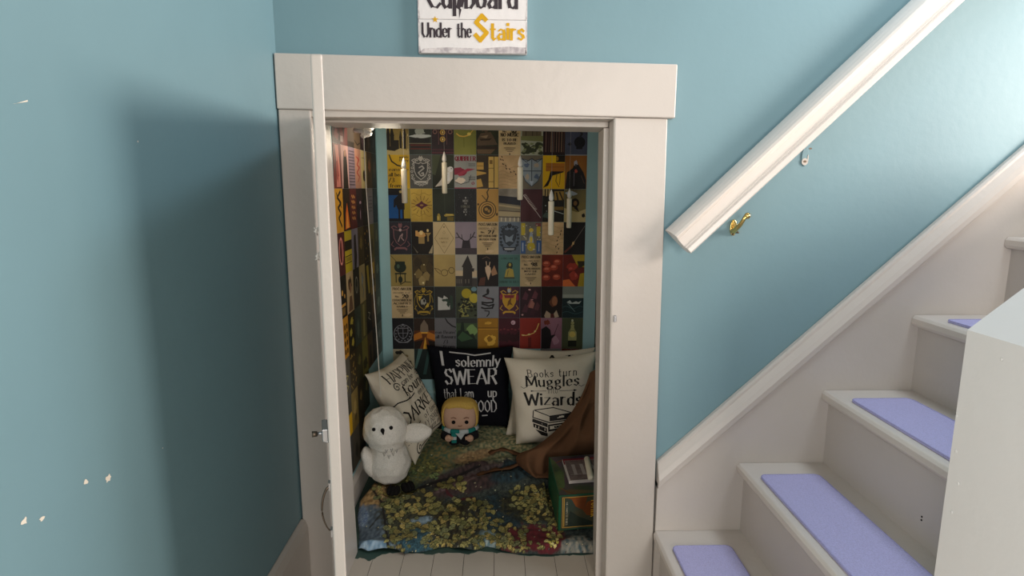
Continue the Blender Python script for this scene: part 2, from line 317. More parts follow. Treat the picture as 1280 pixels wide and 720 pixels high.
t = MB(); t.box((XL-.008, YW-.014, 1.3627), (XR+.006, 1.79, 1.3895), TRIM); t.hexa([(XL+.0045,1.645,1.3565),(XR-.003,1.645,1.347),(XR-.003,1.79,1.347),(XL+.0045,1.79,1.3565)], [(XL+.0045,1.645,1.3625),(XR-.003,1.645,1.3625),(XR-.003,1.79,1.3625),(XL+.0045,1.79,1.3625)], TRIM)
struct(t.build('trim_6', bevel=.002), 'head jamb and stop under the head casing', 'trim')
# baseboards
zb = P(380, 648, Y=1.58).z
t = MB(); prof = [(0,0),(.02,0),(.02,zb-.028),(.013,zb-.006),(.004,zb),(0,zb)]
t.prism([(WX+x, -1.6, z) for x, z in prof][::-1], (0, 1.6+CAS-.002, 0), TRIM)
struct(t.build('baseboard_left', bevel=.0015), 'cream baseboard along the foot of the left wall', 'baseboard')
t = MB(); prof = [(0,0),(.016,0),(.016,.085),(.008,.1),(0,.1)]
t.prism([(IX0+x, 1.8, z) for x, z in prof][::-1], (0, IY1-1.8-.001, 0), TRIM)
struct(t.build('baseboard_cupboard_left', bevel=.001), 'white baseboard along the left wall inside the cupboard', 'baseboard')
t = MB(); t.prism([(IX0+.017, IY1-x, z) for x, z in [(0,0),(.016,0),(.016,.2),(.008,.215),(0,.215)]], (IX1-IX0-.018, 0, 0), iw)
struct(t.build('baseboard_cupboard_back', bevel=.001), 'pale blue baseboard behind the pillows', 'baseboard')

# ------------------------------------------------------------------ the open door
hinge = Vector((XL+.004, CAS-.006, 0)); free = Vector((-.255, .85, 0)); dv = (free-hinge).normalized(); dn = Vector((dv.y, -dv.x, 0))   # dn points to the hidden outer face (-x)
if dn.x > 0: dn = -dn
door = thing('door_1', 'narrow white board door of the cupboard, swung open towards the viewer', 'door', hinge, kind='structure')
f0, f1 = P(387.5, 67, Y=.85), P(402.5, 67, Y=.85)
g0, g1 = P(418.6, 719, Y=.85), P(433, 719, Y=.85)
h1 = Vector((-.452, CAS-.008, 0)); h0 = h1+dn*.017
def zl(a, b, z): k = (z-a.z)/(b.z-a.z); return Vector((a.x+(b.x-a.x)*k, a.y+(b.y-a.y)*k, z))
zt = (f0.z+f1.z)/2
d = MB(); d.hexa([zl(f0,g0,.015), zl(f1,g1,.015), (h1.x,h1.y,.015), (h0.x,h0.y,.015)], [zl(f0,g0,zt), zl(f1,g1,zt), (h1.x,h1.y,zt), (h0.x,h0.y,zt)], TRIM)
d.build('panel', door, bevel=.0025, seg=3)
def dpt(px, py, along, out=0): # point on the door's outer face, "along" metres back from the free edge
    z = P(px, py, Y=.85+along).z; p = zl(f0, g0, z); q = p - dv*along; return q + dn*out
lt = MB()
c = dpt(405, 537, .045)
ex, ez = dv, Vector((0,0,1))
def obox(mb, c, ha, hn, hz, mat, n0=0):
    A, N = dv*ha, dn*hn; Z = Vector((0,0,hz)); b = c+dn*n0
    mb.hexa([b-A-Z, b+A-Z, b+A-Z+N, b-A-Z+N], [b-A+Z, b+A+Z, b+A+Z+N, b-A+Z+N], mat)
lat = MB(); obox(lat, c, .022, .0085, .010, STEEL); la = lat.build('latch', door, bevel=.001)
kn = MB(); kn.tube([c+dn*.006+Vector((0,0,-.004)), c+dn*.016+Vector((0,0,-.004))], .0024, STEEL); kn.tube([c+dn*.016+Vector((0,0,-.004)), c+dn*.024+Vector((0,0,-.004))], [.0042,.0048], DARKMET)
kn.build('latch_knob', la)
hk = MB(); hp = [c+dn*(.002+.0055*math.sin(R(a)))+Vector((0,0,-.014-.0055*math.cos(R(a)))) for a in range(-30, 200, 20)]
hk.tube(hp, .0018, STEEL); hk.build('latch_hook', la)
hd = MB(); top, bot = dpt(411, 606, .03), dpt(415, 664, .03); pts = []
for i in range(17):
    k = i/16; p = top.lerp(bot, k); pts.append(p+dn*(.0145*math.sin(math.pi*k)**.55))
hd.tube(pts, [.0022-.0012*i/16 for i in range(17)], DARKMET, 8)
for p in (top, bot): obox(hd, p, .006, .003, .006, STEEL)
hd.build('pull_handle', door)
for py in (289, 320):
    t = MB(); c2 = dpt(394, py, .05)
    t.tube([c2+Vector((0,0,.006)), c2+dn*.004, c2+Vector((0,0,-.006))+dn*.001], [.001,.003,.001], TRIM, 6); t.tube([c2, c2+dn*.0065+Vector((0,0,.006 if py < 300 else -.006))], [.0022,.0006], TRIM, 6)
    t.build('paint_caught_staple', door)
# catch plate on the right casing
ct = MB(); c = P(768.5, 398, Y=CAS); ct.box((c.x-.0035, CAS-.006, c.z-.009), (c.x+.004, CAS, c.z+.009), STEEL); ct.tube([(c.x, CAS-.0062, c.z+.003), (c.x, CAS-.009, c.z+.003)], .002, STEEL)
tag(ct.build('door_catch', bevel=.001), 'small grey metal catch on the right cupboard casing', 'catch')

# ------------------------------------------------------------------ stairs
zt_, xt_ = [.2012, .411, .627, .843, 1.059, 1.275], [.453, .684, .911, 1.143, 1.374, 1.605]
YI = .78                                  # stair side of the low wall
st = thing('staircase', 'greige painted wooden staircase climbing to the right beside the teal wall', 'staircase', (.45, 1.2, 0), kind='structure')
for i in range(6):
    x1 = xt_[i+1]+.03 if i < 5 else xt_[i]+.3
    pr = [(xt_[i]+.006, zt_[i]-.031), (xt_[i]-.0, zt_[i]-.022), (xt_[i]-.0, zt_[i]-.008), (xt_[i]+.006, zt_[i]), (x1, zt_[i]), (x1, zt_[i]-.031)]
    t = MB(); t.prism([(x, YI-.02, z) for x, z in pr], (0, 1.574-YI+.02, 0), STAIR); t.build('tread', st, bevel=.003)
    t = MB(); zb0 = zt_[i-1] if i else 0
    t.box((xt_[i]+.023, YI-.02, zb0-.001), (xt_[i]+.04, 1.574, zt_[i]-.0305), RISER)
    if i == 2:
        c = P(1152, 648, X=xt_[2]+.0225)
        for dz in (.004, -.004): t.ball((xt_[2]+.0228, c.y, c.z+dz), .0022, DARK, n=8)
    t.build('riser', st)
a0, a1, b0 = P(817, 585, Y=1.574), P(1280, 188, Y=1.574), P(817, 616, Y=1.574)
sl = (a1.z-a0.z)/(a1.x-a0.x)
zat = lambda x, off=0: a0.z+sl*(x-a0.x)-off
t = MB(); x0, x1 = .4585, 2.3
t.prism([(x0, 1.574, 0), (x1, 1.574, 0), (x1, 1.574, zat(x1,.06)), (x0, 1.574, zat(x0,.06))], (0, .0255, 0), TRIM); t.build('skirt_board', st)
t = MB(); cw = a0.z-b0.z
prof = [(.0255, 0), (.012, 0), (.006, -.006), (.005, -.014), (-.006, -.034), (-.012, -.05), (-.011, -cw+.006), (-.002, -cw), (.0255, -cw)]
t.prism([(x0, 1.574+y, zat(x0)+z) for y, z in prof], (x1-x0, 0, sl*(x1-x0)), TRIM); t.build('skirt_moulding', st, bevel=.0012)
# stair mats
MATC = fabric('lavender_mat_pile', (.47, .45, .71), 420, .95, .8, .10)
matlab = ['lavender carpet mat on the lowest stair, cut by the bottom of the photo', 'large lavender carpet mat on the second stair from the bottom', 'lavender carpet mat on the third stair, partly behind the low wall', 'sliver of lavender carpet mat on the stair just above the low wall corner']
mo = None
for i, lab in enumerate(matlab):
    if mo is None:
        t = MB(); pts = []
        w, l, r = .165, .6, .016
        for cx, cy, a0_ in ((w/2-r, l/2-r, 0), (-w/2+r, l/2-r, 90), (-w/2+r, -l/2+r, 180), (w/2-r, -l/2+r, 270)): pts += arc(cx, cy, r, r, a0_, a0_+90, 6)
        t.prism([(x, y, 0) for x, y in pts], (0,0,.006), MATC)
        t.tube([(x*.985, y*.995, .0055) for x, y in pts+pts[:1]], .0022, fabric('lavender_mat_binding', (.36,.345,.58), 500), 6)
        mo = t.build('stair_mat', bevel=.0015, loc=(0,0,0))
        o = mo
    else: o = mo.copy(); C.objects.link(o)
    o.location = (xt_[i]+.024+.0825+[.004,.003,.005,.005][i], 1.49-.3, zt_[i]+.0002); tag(o, lab, 'mat', 'lavender stair mats')
# low plaster wall beside the stairs
t = MB(); hx0, hz = .645, .995; k = .83; hx1 = 1.15
t.prism([(hx0, YI-.002, 0), (hx1, YI-.002, 0), (hx1, YI-.002, hz+k*(hx1-hx0)), (hx0, YI-.002, hz)], (0, -.14, 0), NEWEL)
for px, py in ((1195, 564), (1198, 604), (1196, 520), (1190, 640), (1252, 449)):
    c = P(px, py, X=hx0); t.ball((hx0, c.y, c.z), (.0012, .0022, .003), NEWEL, n=8)
struct(t.build('wall_stair', bevel=.007, seg=3), 'white plaster end of the low sloping wall in the right foreground', 'wall')

# ------------------------------------------------------------------ handrail
RAILM = paint('satin_white_rail_paint', (.74, .68, .62), .3, .12, 40, .02)
rl = thing('handrail', 'cream moulded wooden handrail slanting up the teal wall', 'handrail', (.475, 1.52, 1.02))
YRF = 1.515
ra, rb, rc, rd = P(838, 291, Y=YRF), P(866, 316, Y=YRF), P(1150, 0, Y=YRF), P(1207, 0, Y=YRF)
ax = ((rc-ra).normalized()+(rd-rb).normalized()).normalized(); ax.y = 0; ax.normalize()
up = Vector((-ax.z, 0, ax.x)); hgt = (ra-rb).dot(up); base = (ra+rb)/2
print('rail height', hgt)
prof = [(.5,.06),(.495,.046),(.46,.028),(.40,.013),(.33,.003),(.25,-.001),(.18,.004),(.12,.011),(-.18,.011),(-.22,.006),(-.26,.007),(-.29,.0),(-.44,-.002),(-.5,.006),(-.5,.04),(-.3,.055)]
t = MB(); p0 = base + ax*0; t.prism([p0+up*(u*hgt)+Vector((0, y, 0)) for u, y in prof], ax*1.5, RAILM); t.build('rail', rl, bevel=.001)
c = P(916, 283, Y=YW)
t = MB(); t.prism([(c.x+x*.009, YW-.0005, c.z-.003+z*.022) for x, z in disc(0,0,1,1,20)], (0,-.006,0), BRASS)
t.tube([(c.x, YW-.006, c.z-.012), (c.x+.001, YW-.02, c.z-.006), (c.x+.004, YW-.042, c.z+.008), (c.x+.008, YW-.05, c.z+.022), (c.x+.013, YW-.05, c.z+.03)], [.009,.007,.0055,.005,.006], BRASS, 12)
t.ball((c.x+.017, YW-.05, c.z+.031), (.0085,.008,.0085), BRASS); br = t.build('bracket', rl, bevel=.001)
for dx, dz in ((-.002, -.0205), (.0125, -.016)):
    s = MB(); s.tube([(c.x+dx, YW-.0005 if dx > 0 else YW-.006, c.z+dz), (c.x+dx, YW-.0085, c.z+dz)], .0026, DARKMET, 10); s.build('screw', br)
# the unused, painted-over bracket plate further up
c = P(1006, 196, Y=YW)
t = MB(); t.prism([(c.x+x*.0095, YW-.0003, c.z+z*.025) for x, z in disc(0,0,1,1,22)], (0,-.003,0), TEAL)
t.prism([(c.x-.001+x*.0085, YW-.003, c.z-.013+z*.0095) for x, z in disc(0,0,1,1,18)], (0,-.0012,0), TRIM)
t.prism([(c.x+.0068+x*.0016, YW-.003, c.z-.006+z*.012) for x, z in disc(0,0,1,1,12)], (0,-.0012,0), TRIM)
pl = t.build('bracket_plate', bevel=.0008)
tag(pl, 'old painted over bracket plate with two empty screw holes under the handrail', 'bracket')
s = MB(); s.prism([(c.x-.001+x*.0045, YW-.0043, c.z-.0125+z*.0033) for x, z in disc(0,0,1,1,9)], (0,-.0004,0), DARKMET); s.build('screw_hole', pl); s = MB()
s.prism([(c.x+.0135+x*.004, YW-.0002, c.z+.0215+z*.0025) for x, z in disc(0,0,1,1,7)], (0,-.0006,0), DARKMET); s.build('screw_hole', pl)

# ------------------------------------------------------------------ sign
SX0, SX1, SZ0 = -.2005, .0735, P(590, 66.5, Y=1.575).z
SG = paint('whitewashed_board', (.80, .765, .75), .7, .2, 60, .05)
SGE = ink('a79fa2-d9d2d0@70')
sg = thing('wall_sign', 'white board sign with dark and yellow lettering above the cupboard', 'sign', (-.064, 1.58, SZ0))
pp = 1/494.0
zz = lambda py: SZ0+(66.5-py)*pp
xx = lambda px: SX0+(px-523)*pp
hz_ = [SZ0, zz(26.6), zz(-20), zz(-62)]
for i in range(3):
    t = MB(); t.box((SX0, 1.578, hz_[i]+.0003), (SX1, 1.598, hz_[i+1]-.0003), SG)
    yf = 1.5776
    for q in ([(SX0+.0005, hz_[i]+.001),(SX0+.006, hz_[i]+.001),(SX0+.003, hz_[i]+.03),(SX0+.0055, hz_[i+1]-.01),(SX0+.002, hz_[i+1]-.001),(SX0+.0005, hz_[i+1]-.001)], [(SX1-.004, hz_[i]+.001),(SX1-.0005, hz_[i]+.001),(SX1-.0005, hz_[i+1]-.001),(SX1-.003, hz_[i+1]-.012),(SX1-.0015, hz_[i]+.03)]):
        t.add([(x, yf, z) for x, z in ccw(q)], [tuple(range(len(q)))], SGE)
    if i == 0:
        q = [(SX0+.001, SZ0+.0008), (SX1-.001, SZ0+.0008), (SX1-.003, zz(59)), (xx(635), zz(58)), (xx(600), zz(60.5)), (xx(560), zz(59.5)), (xx(530), zz(61))]
        t.add([(x, yf, z) for x, z in ccw(q)], [tuple(range(len(q)))], SGE)
    t.build('plank', sg, bevel=.0015)
INK = ink('3a3136'); GOLD = ink('d8a50f')
random.seed(3)
t = MB()
for q in letters('Cupboard', .052, xx(591), zz(13), .222, nib=.19, ang=5, wmin=.05, serif=.06, gap=.1): t.add([(x, 1.5771-e_, z) for e_ in (step(),) for x, z in ccw(q)], [(0,1,2,3)], INK)
for q in letters('Under', .033, xx(546.5), zz(47.5), .0755, nib=.2, ang=5, wmin=.05, serif=.06, gap=.08, wiggle=.02): t.add([(x, 1.5771-e_, z) for e_ in (step(),) for x, z in ccw(q)], [(0,1,2,3)], INK)
for q in letters('the', .033, xx(580), zz(47.5), .036, nib=.2, ang=5, wmin=.05, serif=.06, gap=.08): t.add([(x, 1.5771-e_, z) for e_ in (step(),) for x, z in ccw(q)], [(0,1,2,3)], INK)
b = [(573,1),(571,10),(574,16),(574,26),(577,15),(575.5,14),(578,6)]; t.add([(xx(x), 1.5769, zz(y)) for x, y in ccw([(x,-y) for x, y in b]) for y in (-y,)], [tuple(range(7))], INK)
t.build('dark_lettering', sg)
t = MB()
Sp = [(607,27),(602,22),(595,30),(608,42),(600,51),(594,44.5)]
for q in stroke([(xx(x), zz(y)) for x, y in Sp], .0105): t.add([(x, 1.5771-e_, z) for e_ in (step(),) for x, z in ccw(q)], [(0,1,2,3)], GOLD)
for q in letters('tairs', .040, xx(633.5), zz(49.5), .085, nib=.2, ang=8, wmin=.09, gap=.1, wiggle=.03): t.add([(x, 1.5771-e_, z) for e_ in (step(),) for x, z in ccw(q)], [(0,1,2,3)], GOLD)
star = [(xx(544.3)+(.0085 if i % 2 == 0 else .0035)*math.sin(math.pi*i/5), zz(27)+(.0085 if i % 2 == 0 else .0035)*math.cos(math.pi*i/5)) for i in range(10)]
t.build('yellow_lettering', sg)
t = MB(); t.add([(x, 1.5771, z) for x, z in ccw(star)], [tuple(range(10))], GOLD); t.build('star', sg)
# ------------------------------------------------------------------ collage of printed cards
PRINT_K = 1.5                            # card inks are read from the dim cupboard, so the paper itself is lighter
U = .0508; CWID, CHGT = .1016, .1524
def rect(x0, y0, x1, y1): return [(x0,y0),(x1,y0),(x1,y1),(x0,y1)]
def shield(cx, cy, w, h): return [(cx-w,cy+h),(cx-w*.3,cy+h*.85),(cx,cy+h),(cx+w*.3,cy+h*.85),(cx+w,cy+h),(cx+w*.95,cy),(cx+w*.6,cy-h*.6),(cx,cy-h),(cx-w*.6,cy-h*.6),(cx-w*.95,cy)]
def wav(x0, y0, x1, n, a, k=24): return [(x0+(x1-x0)*i/k, y0+a*math.sin(2*math.pi*n*i/k)) for i in range(k+1)]
def blot(cx, cy, rx, ry, seed, n=14, j=.35):
    r = random.Random(seed); return [(cx+rx*(1+r.uniform(-j,j))*math.cos(2*math.pi*i/n), cy+ry*(1+r.uniform(-j,j))*math.sin(2*math.pi*i/n)) for i in range(n)]
def spire(x, y0, w, h): return [(x-w,y0),(x+w,y0),(x+w,y0+h*.55),(x+w*1.2,y0+h*.55),(x,y0+h),(x-w*1.2,y0+h*.55),(x-w,y0+h*.55)]
def T(col, s, y, size, w=None, x=0, **k): return [(col, q) for q in letters(s, size, x, y, w, nib=k.pop('nib', .17), **k)]
def F(col, *polys): return [(col, p) for p in polys]
def K(col, w, pts): return [(col, q) for q in stroke(pts, w)]
def scatter(col, seed, n, x0, x1, y0, y1, r0, r1):
    r = random.Random(seed); return [(col, disc(r.uniform(x0,x1), r.uniform(y0,y1), r.uniform(r0,r1), r.uniform(r0,r1), 7, r.uniform(0,180))) for _ in range(n)]
def crest(cfield, cline, cmot, seed=1, lace=True):
    o = []
    if lace:
        for i in range(22):
            a = 2*math.pi*i/22; o += F(cline, disc(.82*math.cos(a)*.98, 1.18*math.sin(a), .12, .12, 8)); o += F(cfield, disc(.82*math.cos(a)*.98, 1.18*math.sin(a), .06, .06, 7))
    o += F(cline, shield(0, .05, .66, .8)) + F(cfield, shield(0, .05, .58, .72))
    r = random.Random(seed)
    for s in (-1, 1): o += K(cline, .07, [(s*.62,.8),(s*.8,1.0),(s*.55,1.12),(s*.3,.95)]) + K(cline, .06, [(s*.66,-.3),(s*.85,-.6),(s*.6,-.8)])
    o += F(cline, disc(0,1.12,.17,.2), [(-.2,1.2),(-.1,1.42),(0,1.25),(.1,1.42),(.2,1.2)])
    if cmot: o += cmot
    o += F(cline, [(-.62,-.98),(-.4,-.82),(.4,-.82),(.62,-.98),(.55,-1.15),(.35,-1.0),(-.35,-1.0),(-.55,-1.15)])
    return o
def notice(num, lines, seed):
    o = F('b9a27e', *[blot(random.Random(seed).uniform(-.6,.6), y, .35, .16, seed+i) for i, y in enumerate((-1.2,-.2,.9))])
    o += T('2c2419', 'PROCLAMATION', 1.16, .24, 1.72, nib=.24) + T('5b4c38', 'EDUCATIONAL DECREE', .82, .17, 1.66)
    o += T('2c2419', 'No.', .48, .17, .36, x=-.45, nib=.2) + T('2c2419', num, .42, .33, .55, x=.3, nib=.26)
    y = .12
    for s, w, h in lines: o += T('2c2419', s, y, h, w, nib=.22); y -= h+.1
    for i in range(3): o += K('5b4c38', .06, [(-.5+i*.14, y+.02), (.5-i*.14, y+.02)]); y -= .15
    o += F('3a2f22', disc(0, y-.08, .05, .12, 8)); return o
def books(seed, cols, y0=-1.5, y1=1.1):
    r = random.Random(seed); o = []; y = y0
    while y < y1:
        h = r.uniform(.3,.5); c = r.choice(cols); x0 = -1+r.uniform(0,.15); o += F(c, [(x0,y),(1,y-.06),(1,y+h-.12),(x0,y+h-.03)]); o += K('1c1712', .04, [(x0,y+h-.02),(1,y+h-.1)])
        for k in range(3): x = r.uniform(-.7,.8); o += K('8d7c5a', .04, [(x,y+.03),(x,y+h-.1)])
        y += h
    return o
def steps(pts):
    o = []
    for i, (x, y) in enumerate(pts): o += F('2a1a10', disc(x, y, .045, .1, 8, 35 if pts[0][0] < 0 else -15), )
    return o
SNAKE = K('8f8d88', .11, [(-.15,.35),(.12,.5),(.28,.3),(.02,.1),(-.22,-.1),(.0,-.38),(.26,-.3),(.2,-.1),(.06,-.16)])
BACK = {  # (row, column): (label, base print, drawing)
(0,0): ('card of dark pine spires against a yellow evening sky', '8d7a3f-6b5c34@12', F('1b1812', spire(-.85,-1,.14,2.2), spire(-.5,-1,.17,2.0), spire(.25,-1,.1,1.7), spire(.62,-1,.12,2.1), rect(-.45,-1.1,.1,-.25), rect(-1,-1.3,-.2,-.8)) + F('a59461', rect(.82,-1.3,.95,.3), [(-1,-1.5),(1,-1.5),(1,-1.2),(.2,-.95),(-.3,-1.2),(-1,-1.1)]) + F('2a261c', rect(.86,-1,.91,.1))),
(0,1): ('card of white steam billowing over a dark locomotive', '2c332e-1d2322@10', F('8d958f', blot(0,.5,.42,.3,3), blot(.1,.85,.3,.22,4)) + F('a9b0b0', blot(0,.12,.92,.16,5,20,.2)) + F('141518', rect(-.85,-1.0,.85,-.08)) + F('4a1d18', rect(-.9,-.75,.95,-.6), rect(-.9,-1.05,.95,-.92)) + F('77705a', rect(-1,-.55,1,-.5))),
(0,2): ('dark purple book cover card with round gold medallions', '2a1d25-1f171d@30', sum([F('b08c3c', disc(0,y,.24,.24)) + F('4a3320', disc(0,y,.16,.16)) + F('d2b063', disc(0,y,.07,.11)) for y in (1.05,.45,-.15)], []) + sum([F('7a5a52', disc(x,y,.2,.2)) + F('2a1d25', disc(x,y,.13,.13)) for x in (-.68,.68) for y in (1.05,.5)], []) + K('5c3f3f', .06, [(-.36,1.4),(-.36,-.6)]) + K('5c3f3f', .06, [(.36,1.4),(.36,-.6)]) + F('4b2730', rect(-1,-1.4,1,-1.25), rect(-1,-1.1,1,-1.02))),
(0,3): ('olive green card with a thin golden winged charm', '7d7d3c-6a6d33@6', K('c9a04a', .1, [(-.75,.35),(-.5,.15),(-.1,.1),(.25,.2),(.5,.35)]) + F('d7b35c', disc(.36,.32,.17,.14)) + K('c9a04a', .06, [(.5,.4),(.75,.7),(.92,1.2)]) + K('5b5c2a', .05, [(-.1,.05),(-.1,-.8)])),
(0,4): ('card of a crumpled brown pointed hat on dark green', '2a2f20-20241b@8', F('4f4132', blot(-.2,.9,.5,.4,8), [(-.9,-.2),(-.6,.4),(.3,.5),(.6,.0),(.9,-.6),(-.9,-.7)]) + F('7d6a52', blot(-.3,1.0,.3,.14,9), [(-.7,.1),(.1,.25),(-.1,-.05)]) + F('2b2118', [(-.7,-.1),(.4,-.05),(.2,-.22),(-.6,-.25)], [(-.95,-.7),(.9,-.75),(.9,-1.0),(-.95,-.95)]) + F('5b4935', [(-.95,-1.0),(.7,-1.0),(.3,-1.4),(-.9,-1.4)])),
(0,5): ('tan notice card number 30 forbidding music', 'c2ad84-a8936c@8', notice('30', [('NO MUSIC', 1.6, .3), ('IS TO BE', 1.35, .22), ('PLAYED', 1.05, .2)], 30)),
(0,6): ('card of ruined stone towers above green fields', '8a8f7d-9a9c88@4', F('5d5340', [(-.9,.1),(-.9,.9),(-.7,1.1),(-.6,1.35),(-.4,1.0),(0,.95),(.05,1.2),(.3,1.3),(.55,1.1),(.8,.95),(.85,.1)]) + F('3d3729', rect(-.6,.2,-.5,.8), rect(0,.2,.08,.8), rect(.4,.2,.46,.9)) + F('6b6e45', [(-1,.15),(1,.2),(1,-.3),(-1,-.2)]) + F('2f3522', *[blot(random.Random(i).uniform(-.9,.9), -.5-i*.055, .3, .16, i) for i in range(16)]) + F('6d7550', *[blot(random.Random(i+50).uniform(-.8,.8), -.5-i*.1, .16, .08, i) for i in range(9)])),
(0,7): ('dark maroon card with a row of upright wands', '2b1a1c-1d1315@20', sum([K(c, w, [(x,-1.2),(x+.03,1.45)]) for x, c, w in ((-.75,'6d5349',.07),(-.5,'3f2c28',.09),(-.28,'8a7059',.06),(-.05,'5a4038',.09),(.2,'79624f',.05),(.42,'6a4c40',.09),(.66,'92785f',.05),(.86,'4c342e',.08))], [])),
(0,8): ('slate blue card with a round black pot and curling smoke', '474b5e-3a3e50@8', F('16161b', disc(.3,-.35,.5,.5), rect(.0,-.95,.55,-.75)) + K('26262d', .16, [(.3,.1),(.5,.4),(.3,.6),(-.2,.62),(-.5,.85)]) + F('7f8088', blot(-.5,.95,.3,.24,12)) + T('9b9da6', 'POTIONS', 1.0, .14, .8, x=.45) + F('23232a', blot(-.6,-.5,.2,.12,4)) + F('83858c', rect(-1,-1.5,1,-1.42))),
(1,0): ('bright yellow card with large black story lettering', 'b8951a-a5831a@6', K('1c160c', .12, [(-.8,1.5),(-.6,.9),(-.1,.55),(.6,.4)]) + T('1c160c', "eans' Je", .05, .3, 1.75, nib=.15, serif=.06) + T('1c160c', 'all beans', -.42, .3, 1.6, x=-.1, nib=.2) + T('1c160c', '/3', -.95, .38, .5, x=-.65) + T('1c160c', 'from t', -1.4, .32, 1.4, x=-.1, serif=.05) + T('1c160c', 'goods', 1.2, .18, .8, x=.5) + T('1c160c', 'Honey', .9, .2, .8, x=.5)),
(1,1): ('charcoal card with a lace edged crest and coiled serpent', '4a4a48-3f403e@12', crest('333435', '96948e', SNAKE)),
(1,2): ('card of a white owl in profile on dark green', '2b3025-1e221b@6', F('3f4634', [(-1,1.5),(-.2,1.5),(-.7,-.3),(-1,-.2)]) + F('b9b4ac', [(-.75,-1.35),(-.2,-.7),(.1,.0),(.4,.4),(.75,.42),(.9,.1),(.85,-.6),(.5,-1.05),(0,-1.2)]) + F('d4d0c9', disc(.66,.22,.25,.25), [(.1,-.2),(.6,.0),(.6,-.8),(.1,-.9)]) + F('15130f', disc(.74,.28,.05)) + K('8d8880', .04, [(-.1,-.8),(.4,-.2)])),
(1,3): ('grey magazine card headed QUIBBLER in red', '8d8f8b-7d807e@9', T('6d1428', 'QUIBBLER', .98, .38, 1.84, nib=.27) + F('7a2338', blot(-.55,.05,.55,.4,22)) + F('8e3044', [(-.8,-.2),(.2,.3),(.9,.25),(.1,.0),(-.5,-.4)]) + F('c6b8a8', blot(-.5,-.75,.4,.3,23)) + sum([K('3a3b3c', .05, [(.3,y),(.9,y)]) for y in (.7,.55,-.45,-.58,-.7)], []) + T('7a2036', '50', -1.15, .26, .4, x=.6) + K('2e2f31', .05, [(-.9,-.9),(-.4,-1.1),(.3,-.9),(.5,-.3)]) + F('7a2036', rect(-1,-1.5,1,-1.4))),
(1,4): ('card of yellowed parcels stacked on dark brown', '3f3323-2f261b@7', F('a88643', rect(-.98,.2,-.35,.85), [(-1,-.35),(-.1,-.15),(-.15,-.05+.0),(-1,.1)], [(-1,-1.4),(-.4,-1.3),(-.6,-.6),(-1,-.7)]) + F('b3954f', rect(.1,-1.4,.55,1.35), rect(.62,-1.4,.98,1.35)) + F('6f5528', rect(.18,.7,.46,1.05), rect(.1,.3,.55,.36), rect(.1,-.9,.55,-.84), rect(-.95,.5,-.38,.55))),
(1,5): ('tan map card with footprints crossing the top left', 'b79a72-a58862@25', sum([K('8f7350', .025, wav(-1, y, 1, 1.5+y*.4, .1)) for y in (-1.2,-.9,-.6,-.3,0,.4)], []) + steps([(-.7,1.35),(-.8,1.1),(-.6,1.05),(-.6,.7),(-.35,.55),(-.3,.3),(0,.25),(.1,.0),(.4,.05),(.55,-.2)])),
(1,6): ('grey blue card with a wide heart shaped shield', '6c6454-5a5348@9', F('3b434b', shield(0,-.05,.98,1.3)) + F('7c8790', shield(0,-.05,.9,1.2)) + K('343b44', .07, [(0,1.1),(0,-1.1)]) + K('343b44', .07, [(-.85,.1),(.85,.1)]) + F('4c5a72', blot(-.45,.6,.25,.2,1), blot(.45,-.4,.2,.25,2)) + F('9b8f7f', blot(.45,.6,.22,.2,3), blot(-.4,-.4,.2,.25,4)) + K('2e343b', .06, [(-.95,1.2),(-.5,.9),(0,1.2),(.5,.9),(.95,1.2)]) + F('9aa5b2', [(-.2,-.8),(.2,-.8),(0,-1.25)])),
(1,7): ('bright yellow card with a brown sign board and dark bough', 'd0a30d-bd920f@6', F('1a130b', rect(.2,.9,1,1.5), [(-.95,-1.4),(-.5,-1.2),(-.1,-.3),(.9,0),(.9,.25),(-.3,.1),(-.5,-.7)]) + F('9a5f1c', rect(-.72,.08,.98,.82)) + F('6f4213', rect(-.72,.44,.98,.48)) + K('3d2c10', .06, [(.3,-.1),(.2,-.8),(.5,-1.3)]) + K('3d2c10', .05, [(.6,-.1),(.55,-1.1)]) + F('8a6a22', disc(.3,1.2,.12,.2))),
(1,8): ('orange brown card with a dark hooded figure', '8a5a22-77491b@5', F('1b1717', [(-.95,-1.5),(-.8,.0),(-.3,.35),(0,1.0),(.3,.6),(.7,0),(.95,-.7),(.95,-1.5)]) + F('8d8d97', blot(0,.8,.16,.26,3)) + F('3a3438', disc(0,.62,.1,.12)) + F('9a4336', blot(.02,.1,.13,.16,6)) + K('57525a', .07, [(-.15,0),(-.15,-1.2)]) + K('4a3a30', .07, [(.5,-.3),(.8,-1.0)])),
(2,0): ('blue and gold card with a thin dark standing figure', '0f4f92-0a3763@4', F('8e7a24', rect(.25,-1.2,1,1.5)) + F('0c0d12', rect(-1,.9,.2,1.5), rect(-1,-1.5,1,-1.2), rect(-.12,-1.3,.04,-.3), rect(.24,-1.3,.38,-.3), [(-.5,.5),(.1,1.1),(.45,1.1),(.45,-.4),(-.15,-.4)], [(-.5,.5),(-.55,-.2),(-.4,-.2),(-.2,.4)]) + F('9c8a55', blot(.22,1.2,.2,.14,3))),
(2,1): ('yellow map card with a dark diamond emblem', 'a98e3d-957b33@14', K('6f5a22', .03, [(0,1.4),(0,-1.45)]) + sum([K('5d4620', .05, [(.5*math.cos(a)*1.2, .5*math.sin(a)), (.78*math.cos(a)*1.2, .85*math.sin(a))]) for a in [k*.42 for k in range(15)]], []) + F('4a1f2c', [(-.62,0),(-.2,.2),(0,.4),(.2,.2),(.62,0),(.2,-.2),(0,-.4),(-.2,-.2)]) + F('8a6a3a', disc(0,0,.16,.08)) + K('7a6328', .04, wav(-.9,-.9,.9,2,.1)) + K('7a6328', .04, wav(-.9,1.0,.9,2,.1))),
